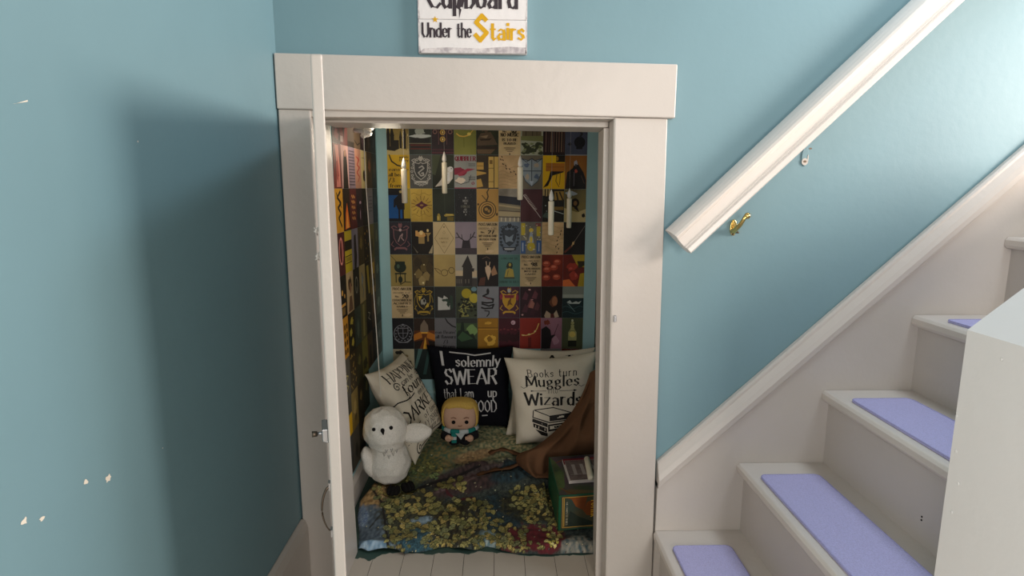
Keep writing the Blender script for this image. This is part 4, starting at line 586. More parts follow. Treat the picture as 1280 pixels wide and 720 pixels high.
LEFT = {  # (row, column from the front edge of the wall)
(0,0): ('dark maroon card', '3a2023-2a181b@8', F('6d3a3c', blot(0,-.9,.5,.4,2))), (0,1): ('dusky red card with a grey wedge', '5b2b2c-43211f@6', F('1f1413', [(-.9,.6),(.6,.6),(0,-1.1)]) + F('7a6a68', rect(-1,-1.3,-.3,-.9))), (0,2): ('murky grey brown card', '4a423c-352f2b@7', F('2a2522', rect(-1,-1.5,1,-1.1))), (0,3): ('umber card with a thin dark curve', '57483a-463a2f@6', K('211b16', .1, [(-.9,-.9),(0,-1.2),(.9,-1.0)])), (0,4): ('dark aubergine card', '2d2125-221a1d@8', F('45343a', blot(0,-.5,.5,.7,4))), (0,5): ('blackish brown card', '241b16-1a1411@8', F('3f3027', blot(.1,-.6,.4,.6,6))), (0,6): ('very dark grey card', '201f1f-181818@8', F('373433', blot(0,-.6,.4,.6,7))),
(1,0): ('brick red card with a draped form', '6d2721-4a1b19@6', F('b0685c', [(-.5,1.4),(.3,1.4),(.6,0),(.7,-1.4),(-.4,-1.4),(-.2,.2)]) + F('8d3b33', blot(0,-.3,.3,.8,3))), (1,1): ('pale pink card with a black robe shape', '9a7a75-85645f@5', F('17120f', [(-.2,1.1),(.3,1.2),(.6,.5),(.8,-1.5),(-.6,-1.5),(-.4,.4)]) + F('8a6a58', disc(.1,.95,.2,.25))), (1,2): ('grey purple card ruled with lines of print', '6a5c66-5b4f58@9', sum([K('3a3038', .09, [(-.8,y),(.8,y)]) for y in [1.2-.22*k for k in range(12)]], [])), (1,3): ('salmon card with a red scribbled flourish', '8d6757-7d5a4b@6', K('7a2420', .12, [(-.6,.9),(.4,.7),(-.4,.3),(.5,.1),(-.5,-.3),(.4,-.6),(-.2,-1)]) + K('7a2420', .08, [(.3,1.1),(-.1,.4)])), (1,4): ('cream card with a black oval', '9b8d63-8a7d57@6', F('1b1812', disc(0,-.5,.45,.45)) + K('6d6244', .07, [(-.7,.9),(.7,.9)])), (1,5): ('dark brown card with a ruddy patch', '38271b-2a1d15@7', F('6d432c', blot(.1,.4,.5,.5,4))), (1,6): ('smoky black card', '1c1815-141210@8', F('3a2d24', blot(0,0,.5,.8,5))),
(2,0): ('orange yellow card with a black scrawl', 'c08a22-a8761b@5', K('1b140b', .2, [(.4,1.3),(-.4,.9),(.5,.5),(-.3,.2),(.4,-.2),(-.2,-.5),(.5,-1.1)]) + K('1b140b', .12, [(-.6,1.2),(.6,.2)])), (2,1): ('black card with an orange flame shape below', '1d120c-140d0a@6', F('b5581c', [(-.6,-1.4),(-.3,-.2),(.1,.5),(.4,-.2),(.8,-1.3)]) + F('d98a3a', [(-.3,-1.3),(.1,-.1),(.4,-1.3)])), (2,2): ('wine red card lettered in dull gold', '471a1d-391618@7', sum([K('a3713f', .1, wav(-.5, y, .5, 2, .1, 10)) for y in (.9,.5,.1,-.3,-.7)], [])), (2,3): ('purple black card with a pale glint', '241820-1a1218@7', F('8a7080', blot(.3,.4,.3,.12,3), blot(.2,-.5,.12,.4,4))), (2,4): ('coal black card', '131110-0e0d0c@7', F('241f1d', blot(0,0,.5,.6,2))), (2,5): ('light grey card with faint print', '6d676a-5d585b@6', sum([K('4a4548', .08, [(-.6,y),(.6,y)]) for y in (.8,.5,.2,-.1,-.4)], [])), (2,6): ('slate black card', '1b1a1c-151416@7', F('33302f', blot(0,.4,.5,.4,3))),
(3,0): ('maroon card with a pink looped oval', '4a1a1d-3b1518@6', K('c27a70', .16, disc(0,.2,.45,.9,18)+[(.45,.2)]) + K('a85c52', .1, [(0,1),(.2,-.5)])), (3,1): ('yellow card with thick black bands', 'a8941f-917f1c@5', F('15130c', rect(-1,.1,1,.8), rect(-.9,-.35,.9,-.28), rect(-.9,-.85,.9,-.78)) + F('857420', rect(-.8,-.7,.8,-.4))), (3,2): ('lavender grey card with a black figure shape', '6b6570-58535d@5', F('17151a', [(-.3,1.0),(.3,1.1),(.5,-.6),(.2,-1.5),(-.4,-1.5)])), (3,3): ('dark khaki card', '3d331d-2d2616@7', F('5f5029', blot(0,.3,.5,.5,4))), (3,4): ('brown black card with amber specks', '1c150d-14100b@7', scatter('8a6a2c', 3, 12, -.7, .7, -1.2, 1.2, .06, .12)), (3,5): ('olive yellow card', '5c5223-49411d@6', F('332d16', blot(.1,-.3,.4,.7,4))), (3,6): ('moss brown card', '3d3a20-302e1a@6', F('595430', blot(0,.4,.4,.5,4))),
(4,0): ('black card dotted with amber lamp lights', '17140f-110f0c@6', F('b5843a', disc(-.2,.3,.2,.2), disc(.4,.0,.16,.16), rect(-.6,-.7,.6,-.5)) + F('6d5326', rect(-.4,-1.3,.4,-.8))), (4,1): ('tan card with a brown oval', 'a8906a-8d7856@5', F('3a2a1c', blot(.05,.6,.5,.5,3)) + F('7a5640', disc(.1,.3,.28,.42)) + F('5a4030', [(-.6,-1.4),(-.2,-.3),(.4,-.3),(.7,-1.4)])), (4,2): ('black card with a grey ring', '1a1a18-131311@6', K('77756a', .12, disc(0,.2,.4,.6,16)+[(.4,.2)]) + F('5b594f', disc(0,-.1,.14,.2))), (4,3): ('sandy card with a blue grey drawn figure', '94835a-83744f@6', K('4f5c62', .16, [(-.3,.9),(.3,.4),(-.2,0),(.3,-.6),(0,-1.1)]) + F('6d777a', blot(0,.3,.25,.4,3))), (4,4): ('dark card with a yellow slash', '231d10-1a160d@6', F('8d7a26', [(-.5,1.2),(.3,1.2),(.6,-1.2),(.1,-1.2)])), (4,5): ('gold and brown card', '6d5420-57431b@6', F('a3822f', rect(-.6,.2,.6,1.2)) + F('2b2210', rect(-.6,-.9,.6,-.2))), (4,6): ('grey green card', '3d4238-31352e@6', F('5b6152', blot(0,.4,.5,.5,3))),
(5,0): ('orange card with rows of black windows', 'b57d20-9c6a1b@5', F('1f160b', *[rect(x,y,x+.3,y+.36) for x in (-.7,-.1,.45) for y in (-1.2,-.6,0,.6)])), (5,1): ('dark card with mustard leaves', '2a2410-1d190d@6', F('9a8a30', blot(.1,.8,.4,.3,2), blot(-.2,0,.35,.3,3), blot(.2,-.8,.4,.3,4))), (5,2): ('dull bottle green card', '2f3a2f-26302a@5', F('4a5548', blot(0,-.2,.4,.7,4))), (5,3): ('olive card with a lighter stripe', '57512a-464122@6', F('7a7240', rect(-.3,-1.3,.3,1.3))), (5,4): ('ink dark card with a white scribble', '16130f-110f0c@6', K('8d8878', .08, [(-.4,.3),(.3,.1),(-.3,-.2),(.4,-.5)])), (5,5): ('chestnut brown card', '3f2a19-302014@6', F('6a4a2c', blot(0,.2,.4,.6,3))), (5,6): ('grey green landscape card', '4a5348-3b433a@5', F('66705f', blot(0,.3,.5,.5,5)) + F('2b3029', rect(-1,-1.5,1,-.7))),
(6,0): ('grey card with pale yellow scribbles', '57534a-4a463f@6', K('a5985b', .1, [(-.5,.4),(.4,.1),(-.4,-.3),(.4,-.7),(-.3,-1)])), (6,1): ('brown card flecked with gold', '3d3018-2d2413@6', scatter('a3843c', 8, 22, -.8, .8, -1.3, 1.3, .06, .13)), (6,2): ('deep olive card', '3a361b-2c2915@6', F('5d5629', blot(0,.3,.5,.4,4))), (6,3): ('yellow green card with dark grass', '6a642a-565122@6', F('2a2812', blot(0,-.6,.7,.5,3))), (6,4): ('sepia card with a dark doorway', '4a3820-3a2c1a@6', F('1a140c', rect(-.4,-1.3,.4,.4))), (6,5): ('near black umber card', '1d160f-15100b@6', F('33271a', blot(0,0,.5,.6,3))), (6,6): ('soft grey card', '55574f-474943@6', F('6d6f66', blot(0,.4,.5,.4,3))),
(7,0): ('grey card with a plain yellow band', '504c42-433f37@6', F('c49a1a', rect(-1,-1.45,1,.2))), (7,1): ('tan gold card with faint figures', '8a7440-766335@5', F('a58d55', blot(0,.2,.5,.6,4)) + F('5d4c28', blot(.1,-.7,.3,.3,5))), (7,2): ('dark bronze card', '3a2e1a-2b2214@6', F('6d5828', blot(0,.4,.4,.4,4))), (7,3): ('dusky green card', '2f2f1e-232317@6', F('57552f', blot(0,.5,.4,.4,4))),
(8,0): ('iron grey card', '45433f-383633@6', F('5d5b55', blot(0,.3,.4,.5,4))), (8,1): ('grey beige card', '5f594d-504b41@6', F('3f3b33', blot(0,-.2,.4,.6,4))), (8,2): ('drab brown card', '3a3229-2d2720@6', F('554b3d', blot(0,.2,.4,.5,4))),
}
def card(label, base, ops, org, place, group):
    t = MB(); m = ink(base); a, b = CWID/2-.0003, CHGT/2-.0003
    f = lambda x, y, d: place(org, x, y, d)
    t.add([f(-a,-b,0), f(a,-b,0), f(a,b,0), f(-a,b,0), f(-a,-b,.0008), f(a,-b,.0008), f(a,b,.0008), f(-a,b,.0008)], [(0,3,2,1),(4,5,6,7),(0,1,5,4),(1,2,6,5),(2,3,7,6),(3,0,4,7)], m)
    last = None; k = 0
    for j_, (col, poly) in enumerate(ops):
        if col != last: k += 1; last = col
        poly = ccw([(max(-.995, min(.995, x)), max(-1.495, min(1.495, y))) for x, y in poly]); ar = sum(poly[i][0]*poly[(i+1)%len(poly)][1]-poly[(i+1)%len(poly)][0]*poly[i][1] for i in range(len(poly)))
        if ar < 1e-5: continue
        t.add([f(x*U, y*U, .0009+.000012*(k+j_)) for x, y in poly], [tuple(range(len(poly)))], ink(col))
    o = t.build('collage_card', loc=org); return tag(o, label, 'card', group)
onback = lambda c, x, y, d: Vector((c[0]+x, c[1]-d, c[2]+y))
onleft = lambda c, x, y, d: Vector((c[0]+d, c[1]+x, c[2]+y))
onright = lambda c, x, y, d: Vector((c[0]-d, c[1]-x, c[2]+y))
ZR = 1.1805+CHGT*2                          # top of the first row
GX = -.5055
for (r, k), (lab, base, ops) in BACK.items():
    card(lab + (' on the back wall' if len(lab.split()) < 12 else ''), base, ops, (GX+(k+.5)*CWID, IY1-.0004, ZR-(r+.5)*CHGT), onback, 'collage cards on the cupboard back wall')
ORD = ['top', 'second', 'third', 'fourth', 'fifth', 'sixth', 'seventh', 'eighth', 'lowest']; COL = ['nearest', 'second', 'third', 'fourth', 'fifth', 'sixth', 'farthest']
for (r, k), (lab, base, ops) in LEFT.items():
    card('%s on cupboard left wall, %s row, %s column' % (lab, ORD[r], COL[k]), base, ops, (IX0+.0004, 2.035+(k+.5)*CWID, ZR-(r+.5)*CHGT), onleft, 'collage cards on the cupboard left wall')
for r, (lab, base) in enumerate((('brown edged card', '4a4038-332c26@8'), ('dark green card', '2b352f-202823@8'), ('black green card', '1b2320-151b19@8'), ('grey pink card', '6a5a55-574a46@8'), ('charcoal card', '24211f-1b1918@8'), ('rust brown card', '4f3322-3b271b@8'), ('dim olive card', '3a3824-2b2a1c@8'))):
    card('%s seen edge on at cupboard right wall, %s from top' % (lab, ['first','second','third','fourth','fifth','sixth','seventh'][r]), base, F('77706a', blot(.3,.2,.3,.3,r), blot(-.4,-.6,.2,.4,r+5)), (IX1-.0004, IY1-.006-CWID/2, ZR-(r+.5)*CHGT), onright, 'collage cards on the cupboard right wall')
PRINT_K = 1.25
# ------------------------------------------------------------------ woven blanket on the cupboard floor
from mathutils import noise
def project(x, y, z):
    v = CM @ np.array([x, CAM_H*1.0-z, y]).reshape(3, -1) if np.isscalar(x) else CM @ np.stack([x, CAM_H-z, y])
    return 640+FPX*v[0]/v[2], 360+FPX*v[1]/v[2]
def interp_poly(pts, n):
    pts = [Vector(p) for p in pts]; L = [0]
    for a, b in zip(pts, pts[1:]): L.append(L[-1]+(b-a).length)
    out = []
    for i in range(n):
        d = L[-1]*i/(n-1); k = 0
        while k < len(L)-2 and L[k+1] < d: k += 1
        out.append(pts[k].lerp(pts[k+1], (d-L[k])/max(1e-9, L[k+1]-L[k])))
    return out
NU, NV = 330, 380
fr = interp_poly([P(x,y,Z=.006) for x, y in ((448,686),(460,690),(480,689),(497,690),(506,693),(512,691),(530,689),(546,685),(560,683),(568,686),(580,688),(598,687),(608,682),(616,684),(628,690),(650,692),(690,693),(720,691),(745,691))]+[Vector((.425,1.77,0))], NU+1)
bk = interp_poly([Vector((-.27,2.70,0)), Vector((.43,2.70,0))], NU+1)
lf = interp_poly([fr[0], P(449,668,Z=.006), P(447,650,Z=.006), P(450,632,Z=.008), P(470,612,Z=.01), P(497,588,Z=.02), P(520,565,Z=.03), Vector((-.27,2.70,0))], NV+1)
rt = interp_poly([fr[-1], Vector((.43,2.70,0))], NV+1)
u = np.linspace(0,1,NU+1)[None,:,None]; v = np.linspace(0,1,NV+1)[:,None,None]
A = lambda L: np.array([[p.x,p.y] for p in L])
fr_, bk_, lf_, rt_ = A(fr), A(bk), A(lf), A(rt)
XY = (1-v)*fr_[None]+v*bk_[None]+(1-u)*lf_[:,None]+u*rt_[:,None]-((1-u)*(1-v)*fr_[0]+u*(1-v)*fr_[-1]+(1-u)*v*bk_[0]+u*v*bk_[-1])
bx, by = XY[...,0], XY[...,1]
uu, vv = np.broadcast_to(u[...,0], bx.shape), np.broadcast_to(v[...,0], bx.shape)
edge = np.minimum(np.minimum(vv*.95, uu*.75), np.minimum((1-vv)*.9, 1.0))
hem = 1-np.exp(-np.maximum(edge,0)/.012)
def fold(x0, y0, x1, y1, w, h):
    dx, dy = x1-x0, y1-y0; L2 = dx*dx+dy*dy; t = np.clip(((bx-x0)*dx+(by-y0)*dy)/L2, 0, 1)
    d2 = (bx-x0-t*dx)**2+(by-y0-t*dy)**2; return h*np.exp(-d2/(2*w*w))*np.clip(1.2-np.abs(t-.5)*1.2, 0, 1)
bz = .003+.017*hem+.066*np.clip((by-1.88)/.55, 0, 1)+.03*np.exp(-((bx+.42)**2+(by-2.16)**2)/.008)*hem
bz = bz+fold(-.30,1.83,-.05,2.0,.03,.014)+fold(-.22,2.08,.12,2.2,.028,.034)+fold(-.12,1.78,-.1,2.0,.022,.018)+fold(.02,1.78,.06,1.95,.02,.014)+fold(-.4,1.86,-.3,2.1,.025,.01)+fold(-.25,2.2,.05,2.3,.02,.018)+fold(-.44,1.8,-.3,1.79,.015,.02)+fold(.1,1.79,.3,1.8,.02,.012)
wob = np.array([[noise.noise(Vector((bx[j,i]*14, by[j,i]*14, 0)))+.5*noise.noise(Vector((bx[j,i]*38, by[j,i]*38, 3))) for i in range(0, NU+1)] for j in range(0, NV+1)])
bz = bz+.006*hem*wob
px, py = project(bx.ravel(), by.ravel(), bz.ravel()); px, py = px.reshape(bx.shape), py.reshape(bx.shape)
n1 = wob; 
n2 = np.array([[noise.noise(Vector((bx[j,i]*90, by[j,i]*60, 7))) for i in range(NU+1)] for j in range(NV+1)])
n3 = RNG.uniform(-1, 1, bx.shape)
col = np.zeros(bx.shape+(3,))
def H(h): return np.array(hx(h))
def mixin(mask, c1, c2=None, k=None):
    c = np.broadcast_to(H(c1), col.shape) if c2 is None else H(c1)+(H(c2)-H(c1))*np.clip(.5+(n2*1.1+n3*.35 if k is None else k), 0, 1)[...,None]
    col[:] = col*(1-mask[...,None])+c*mask[...,None]
def soft(cx, cy, rx, ry, rot=0, hard=6):
    c, s = math.cos(R(rot)), math.sin(R(rot)); dx, dy = px-cx, py-cy; a = (dx*c+dy*s)/rx; b = (-dx*s+dy*c)/ry
    return np.clip((1.0+.35*n1+.2*n2-np.sqrt(a*a+b*b))*hard*.5+.5, 0, 1)
mixin(np.ones(bx.shape), '1d2426', '39403a')
mixin(soft(590,552,80,30), '97926f', '3f5647'); mixin(soft(625,556,30,10), 'aa9e78', '4d5f4b'); mixin(soft(575,552,26,9), 'a3936c', '5d6f5c'); mixin(soft(545,575,36,20,-20), '7d6d44', '3f5a4a')
mixin(soft(515,590,38,16,-30), '6d6a3a', '324638'); mixin(soft(590,571,30,7,-12), 'a08660', '6d5a44')
mixin(soft(466,622,24,14,-40), 'a88a5c', '6b4f30'); mixin(soft(480,606,22,9,-40), '9a7a4c', '5a4a30')
mixin(soft(466,662,26,28), '56626b', '343d48'); mixin(soft(470,684,26,9,6), '93a9b8', '4f6d85'); mixin(soft(452,645,8,14), '4a5a78', '6d7a86')
mixin(soft(520,650,40,40), '1b1c18', '3a3a28'); mixin(soft(524,676,24,18), '1b323c', '30505a'); mixin(soft(527,652,20,6,-8), '8597a3', '4a5f6d')
mixin(soft(588,598,58,18,-14), '41302f', '211a1c'); mixin(soft(600,590,36,5,-16), '554a4a', '2a2123'); mixin(soft(570,604,30,4,-22), '6b585a', '3a2729')
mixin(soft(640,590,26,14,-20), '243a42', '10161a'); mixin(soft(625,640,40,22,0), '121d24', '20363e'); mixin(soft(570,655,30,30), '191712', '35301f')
mixin(soft(668,630,42,22), '15150f', '33321f'); mixin(soft(675,674,38,18,4,10), '5c1a22', '43141b'); mixin(soft(724,684,26,14,0,10), '8a8578', '34454a')
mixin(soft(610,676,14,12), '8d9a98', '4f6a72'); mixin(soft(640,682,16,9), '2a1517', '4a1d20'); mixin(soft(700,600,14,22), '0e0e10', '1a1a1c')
def line(pts, w, c):
    for (x0,y0), (x1,y1) in zip(pts, pts[1:]):
        dx, dy = x1-x0, y1-y0; t = np.clip(((px-x0)*dx+(py-y0)*dy)/(dx*dx+dy*dy), 0, 1)
        d = np.hypot(px-x0-t*dx, py-y0-t*dy); m = np.clip(w-d+.5+n2*.6, 0, 1); col[:] = col*(1-m[...,None])+H(c)*m[...,None]
line([(455,600),(466,612),(477,628),(481,650),(486,690)], 1.5, '17110f'); line([(478,628),(495,629),(515,640)], 1.1, '17110f'); line([(462,660),(478,640)], .9, '262622'); line([(520,612),(540,604),(575,594),(600,582)], 1.8, '100d0f')
line([(556,606),(560,617),(572,625),(590,622)], 1.6, '3f161c')
lr = random.Random(11)
def leaf(cx, cy, a, l, c):
    i0 = (np.abs(px-cx) < l*1.3) & (np.abs(py-cy) < l*1.3)
    if not i0.any(): return
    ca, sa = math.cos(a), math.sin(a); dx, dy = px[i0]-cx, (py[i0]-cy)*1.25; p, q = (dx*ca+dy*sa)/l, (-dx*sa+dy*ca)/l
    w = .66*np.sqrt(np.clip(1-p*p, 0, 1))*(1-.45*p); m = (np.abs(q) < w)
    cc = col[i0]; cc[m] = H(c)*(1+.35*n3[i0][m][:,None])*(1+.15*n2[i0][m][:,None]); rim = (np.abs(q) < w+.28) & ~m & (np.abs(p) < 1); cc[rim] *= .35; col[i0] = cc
LV = ['746f40','5f5c34','807a48','545530','8a7a44','6a6034','5f6140']
def clump(n, cx, cy, rx, ry, lo=2.6, hi=5.4, cols=LV):
    lo *= .95; hi *= 1.05; rx *= 1.08; ry *= 1.1
    for _ in range(int(n*.72)):
        r = lr.random()**.55; a = lr.uniform(0, 2*math.pi); leaf(cx+rx*r*math.cos(a), cy+ry*r*math.sin(a), lr.uniform(0, math.pi), lr.uniform(lo, hi), lr.choice(cols))
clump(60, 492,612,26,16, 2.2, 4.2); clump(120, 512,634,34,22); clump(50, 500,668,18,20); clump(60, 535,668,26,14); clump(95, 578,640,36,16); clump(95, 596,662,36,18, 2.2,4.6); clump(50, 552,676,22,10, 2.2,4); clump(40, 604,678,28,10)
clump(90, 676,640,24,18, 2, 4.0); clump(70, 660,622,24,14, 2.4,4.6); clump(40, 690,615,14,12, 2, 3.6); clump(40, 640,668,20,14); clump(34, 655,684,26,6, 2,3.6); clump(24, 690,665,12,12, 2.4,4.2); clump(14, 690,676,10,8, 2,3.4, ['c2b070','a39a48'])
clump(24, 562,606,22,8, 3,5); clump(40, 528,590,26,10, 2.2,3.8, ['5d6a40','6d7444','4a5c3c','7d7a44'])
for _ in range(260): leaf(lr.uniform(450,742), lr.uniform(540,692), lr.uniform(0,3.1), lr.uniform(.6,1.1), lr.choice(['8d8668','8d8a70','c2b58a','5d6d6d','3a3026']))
col *= (1.6+.4*n3[...,None])
def bl_h(x, y):                          # height of the blanket at a spot
    k = np.argmin((bx-x)**2+(by-y)**2); return float(bz.ravel()[k])

# ------------------------------------------------------------------ pillows
CREAM = fabric('cream_canvas', (.74, .675, .555), 700, .95, .5, .05)
NAVY = fabric('black_navy_cotton', (.006, .0065, .011), 700, .9, .4, .1)
def pillow(label, TL, TR, BR, BL, thick, mat, prints, seed, group=None):
    TL, TR, BR, BL = map(Vector, (TL, TR, BR, BL)); N = 44
    ud, vd = ((TR-TL)+(BR-BL)), ((TL-BL)+(TR-BR)); nn = ud.cross(vd).normalized()
    if nn.y > 0: nn = -nn
    W, Hh = ud.length/2, vd.length/2
    def surf(a, b, side, lift=0):
        a1 = a*(1-.085*(1-b*b)); b1 = b*(1-.085*(1-a*a))
        s, t = (a1+1)/2, (b1+1)/2; p = BL.lerp(BR, s).lerp(TL.lerp(TR, s), t)
        e = max(0, (1-a**4)*(1-b**4)); h = thick/2*e**.62
        h += .006*e**.5*(noise.noise(Vector((a*2.2+seed, b*2.2, seed)))+.5*noise.noise(Vector((a*6+seed, b*6, 2*seed))))
        h += .004*(1-e)*math.sin(9*(a+b)+seed)*(.0 if abs(a) > .98 or abs(b) > .98 else 1)
        return p+nn*(side*max(.0012, h)+lift)
    t = MB()
    for side in (1, -1):
        vs = [surf(-1+2*i/N, -1+2*j/N, side) for j in range(N+1) for i in range(N+1)]
        fs = [(j*(N+1)+i, j*(N+1)+i+1, (j+1)*(N+1)+i+1, (j+1)*(N+1)+i) for j in range(N) for i in range(N)]
        t.add(vs, fs if side > 0 else [f[::-1] for f in fs], mat, True)
    b0 = 0; b1 = (N+1)**2
    ring = [i for i in range(N+1)]+[j*(N+1)+N for j in range(1,N+1)]+[N*(N+1)+i for i in range(N-1,-1,-1)]+[j*(N+1) for j in range(N-1,0,-1)]
    for k in range(len(ring)): a_, c_ = ring[k], ring[(k+1)%len(ring)]; t.f.append([b1+a_, b1+c_, c_, a_]); t.mi.append(0); t.sm.append(True)
    for mt, polys in prints:
        for q in polys:
            ls = step()
            if len(q) == 4:
                l = max(math.hypot(q[1][0]-q[0][0], q[1][1]-q[0][1]), 1e-5); n = max(1, min(10, int(l/.006)))
                V = []
                for i in range(n+1):
                    for e0, e1 in ((q[0], q[1]), (q[3], q[2])):
                        x, y = e0[0]+(e1[0]-e0[0])*i/n, e0[1]+(e1[1]-e0[1])*i/n
                        V.append(surf(max(-.99, min(.99, x/(W/2))), max(-.99, min(.99, y/(Hh/2))), 1, .0008+ls))
                t.add(V, [(2*i, 2*i+2, 2*i+3, 2*i+1) for i in range(n)], mt)
            else:
                t.add([surf(max(-.99, min(.99, x/(W/2))), max(-.99, min(.99, y/(Hh/2))), 1, .0012) for x, y in q], [tuple(range(len(q)))], mt)
    o = t.build('pillow'); print('pillow', round(W,3), round(Hh,3)); REST.append(o); return tag(o, label, 'pillow', group)
BK, WH = ink('14110f'), fabric('white_print', (.62,.62,.63), 300, .9, .1, .03)
def line_(s, y, h, w, x=0, **k): return letters(s, h, x, y, w, **k)
bp_ = line_('I', .112, .062, None, -.128, nib=.2, serif=.1) + line_('solemnly', .108, .05, .205, .035, nib=.16, serif=.05, wiggle=.02) + line_('SWEAR', .022, .072, .25, -.0, nib=.17, serif=.06) + line_('that I am', -.045, .045, .15, -.065, nib=.15, serif=.05) + line_('up', -.045, .045, .045, .105, nib=.15, serif=.05) + line_('to no', -.118, .045, .09, -.09, nib=.15, serif=.05) + line_('GOOD', -.118, .055, .125, .062, nib=.15) + stroke([(-.09,.176),(-.02,.172),(.02,.164),(.09,.172)], .006) + stroke([(-.01,-.14),(.02,-.137)], .005) + stroke([(.05,-.138),(.075,-.136)], .006)
bl = P(546,541,Z=.075); Yb = 2.615
REST = []
pillow('square black pillow with white lettering leaning on the cupboard back wall', P(533,431,Y=2.71), P(642,432,Y=2.71), P(638,534,Y=Yb), P(546,540,Y=Yb), .115, NAVY, [(WH, bp_)], 1.3)
rear = line_('AuT', .145, .036, .12, .03, nib=.2, serif=.06)
pillow('cream pillow mostly hidden behind the cream pillow about books', P(641,434,Y=2.665), P(744,434,Y=2.665), P(737,548,Y=2.54), P(632,545,Y=2.54), .07, CREAM, [(BK, rear)], 2.1)
stack = []
def bq(*p): return [tuple(q) for q in p]
wz = line_('Books turn', .112, .034, .21, -.0, nib=.12, wmin=.07, gap=.24, serif=.07) + line_('Muggles', .068, .048, .235, .0, nib=.15, serif=.07) + line_('into', .036, .03, .045, 0, nib=.08, ang=30) + line_('Wizards', -.018, .056, .262, .002, nib=.17, serif=.06, wiggle=.03)
wz += stroke([(-.095,.047),(-.03,.047)], .002) + stroke([(.03,.047),(.1,.047)], .002) + [bq((.095,.042),(.112,.047),(.095,.052)), bq((-.1,.043),(-.082,.047),(-.1,.051))]
for x, y in ((-.13,.062),(-.105,.075),(.13,.065)): wz += stroke([(x-.012,y+.004),(x,y-.003),(x+.014,y+.003)], .002)
bkx = lambda L: [[(x*.001, y*.001) for x, y in L]]
wz += stroke([(-.092,-.042),(.0,-.03),(.09,-.052),(-.02,-.07),(-.092,-.042)], .004) + stroke([(-.096,-.045),(-.1,-.075),(-.02,-.1),(.09,-.08)], .005) + [bq((-.02,-.071),(.09,-.054),(.09,-.076),(-.02,-.094)), bq((-.102,-.08),(-.03,-.104),(-.03,-.122),(-.104,-.096)), bq((-.028,-.11),(.08,-.09),(.08,-.12),(-.028,-.142)), bq((-.1,-.102),(-.034,-.126),(-.034,-.148),(-.098,-.12)), bq((-.09,-.13),(-.03,-.15),(-.03,-.165),(-.06,-.16))]
wzw = [bq((.01,-.07),(.05,-.063),(.05,-.072),(.01,-.08))] + sum([stroke([(-.09+.016*k,-.09-.005*k),(-.09+.016*k,-.098-.005*k)], .004) for k in range(4)], []) + sum([stroke([(-.088+.015*k,-.113-.005*k),(-.088+.015*k,-.122-.005*k)], .004) for k in range(4)], []) + stroke([(-.02,-.118),(.07,-.1)], .003) + stroke([(-.02,-.13),(.07,-.112)], .002)
pillow('cream pillow with dark lettering about books above a drawn book stack', P(630,447,Y=2.53), P(746,439,Y=2.53), P(738,562,Y=2.415), P(645,555,Y=2.415), .125, CREAM, [(BK, wz), (CREAM, [[(x, y) for x, y in q] for q in wzw])], 3.2)
def spiral(cx, cy, r, turns, a0, sgn=1): return [(cx+r*(1-i/30)*math.cos(R(a0)+sgn*turns*2*math.pi*i/30), cy+r*(1-i/30)*math.sin(R(a0)+sgn*turns*2*math.pi*i/30)) for i in range(28)]
hp = line_('HAPPINESS', .118, .046, .27, .03, nib=.13, serif=.07) + line_('can be', .085, .028, .1, .0, nib=.14) + stroke(spiral(-.085,.092,.022,1.6,0), .004) + stroke(spiral(.1,.092,.02,1.5,180,-1), .004) + line_('found', .036, .05, .2, .035, nib=.13, serif=.06) + line_('even in the', .004, .026, .12, .075, nib=.12) + line_('DARKEST', -.062, .054, .32, .02, nib=.15, serif=.07) + line_('of times', -.1, .027, .13, .05, nib=.11) + stroke([(-.14,-.088),(-.05,-.088)], .003) + line_('IF ONE ONLY REMEMBERS', -.138, .03, .32, .005, nib=.11, wmin=.06) + line_('to turn on', -.162, .022, .14, .02, nib=.13) + stroke(spiral(-.11,-.165,.022,1.6,90), .004)
hp += stroke([(-.15,.03),(-.12,.036),(-.08,.024),(-.04,.02),(-.005,.026)], .005) + stroke(spiral(-.05,.04,.016,1.2,250), .004) + stroke([(-.09,-.17),(-.04,-.176),(.02,-.168),(.09,-.178),(.14,-.17)], .004)
pillow('cream pillow with swirly lettering leaning on the left wall behind the plush owl', P(456,468,Y=2.30), P(503,441,Y=2.63), P(553,529,Y=2.50), P(519,581,Y=2.275), .12, CREAM, [(BK, hp)], 4.4)

# ------------------------------------------------------------------ plush owl
PLUSH = fabric('white_plush', (.82, .785, .72), 260, 1, 1.0, .10)
FELT = fabric('black_felt', (.012,.011,.011), 400, 1, .6, .2)
oc = Vector((-.428, 2.165, .056))
ow = thing('plush_owl', 'round white plush snowy owl with black feet by the left cupboard wall', 'plush toy', oc)
def fuzz(mb, amp, sc, seed=0):
    for k, p in enumerate(mb.v):
        d = Vector((noise.noise(p*sc), noise.noise(p*sc+Vector((7,0,0))), noise.noise(p*sc+Vector((0,9,0))))); mb.v[k] = p+d*amp
OS = 1.0
prof = [(r_*OS, z_*OS) for r_, z_ in [(.002,.0),(.045,.004),(.068,.022),(.080,.055),(.082,.085),(.076,.115),(.066,.137),(.062,.15),(.068,.165),(.080,.185),(.085,.21),(.083,.24),(.073,.268),(.053,.29),(.028,.301),(.002,.304)]]
pr2 = []
for (r0,z0),(r1,z1) in zip(prof, prof[1:]): pr2 += [(r0+(r1-r0)*i/3, z0+(z1-z0)*i/3) for i in range(3)]
pr2.append(prof[-1])
t = MB(); t.lathe(pr2, PLUSH, Matrix.Translation(oc), 44, (1,.92), lambda z: (.012-.06*z if z > .1 else .006, -.018 if z > .15 else 0)); fuzz(t, .006, 45); fuzz(t, .003, 120); bd = t.build('body', ow, subsurf=1)
hcx = lambda z: oc+Vector((.012-.06*z, -.018, z))
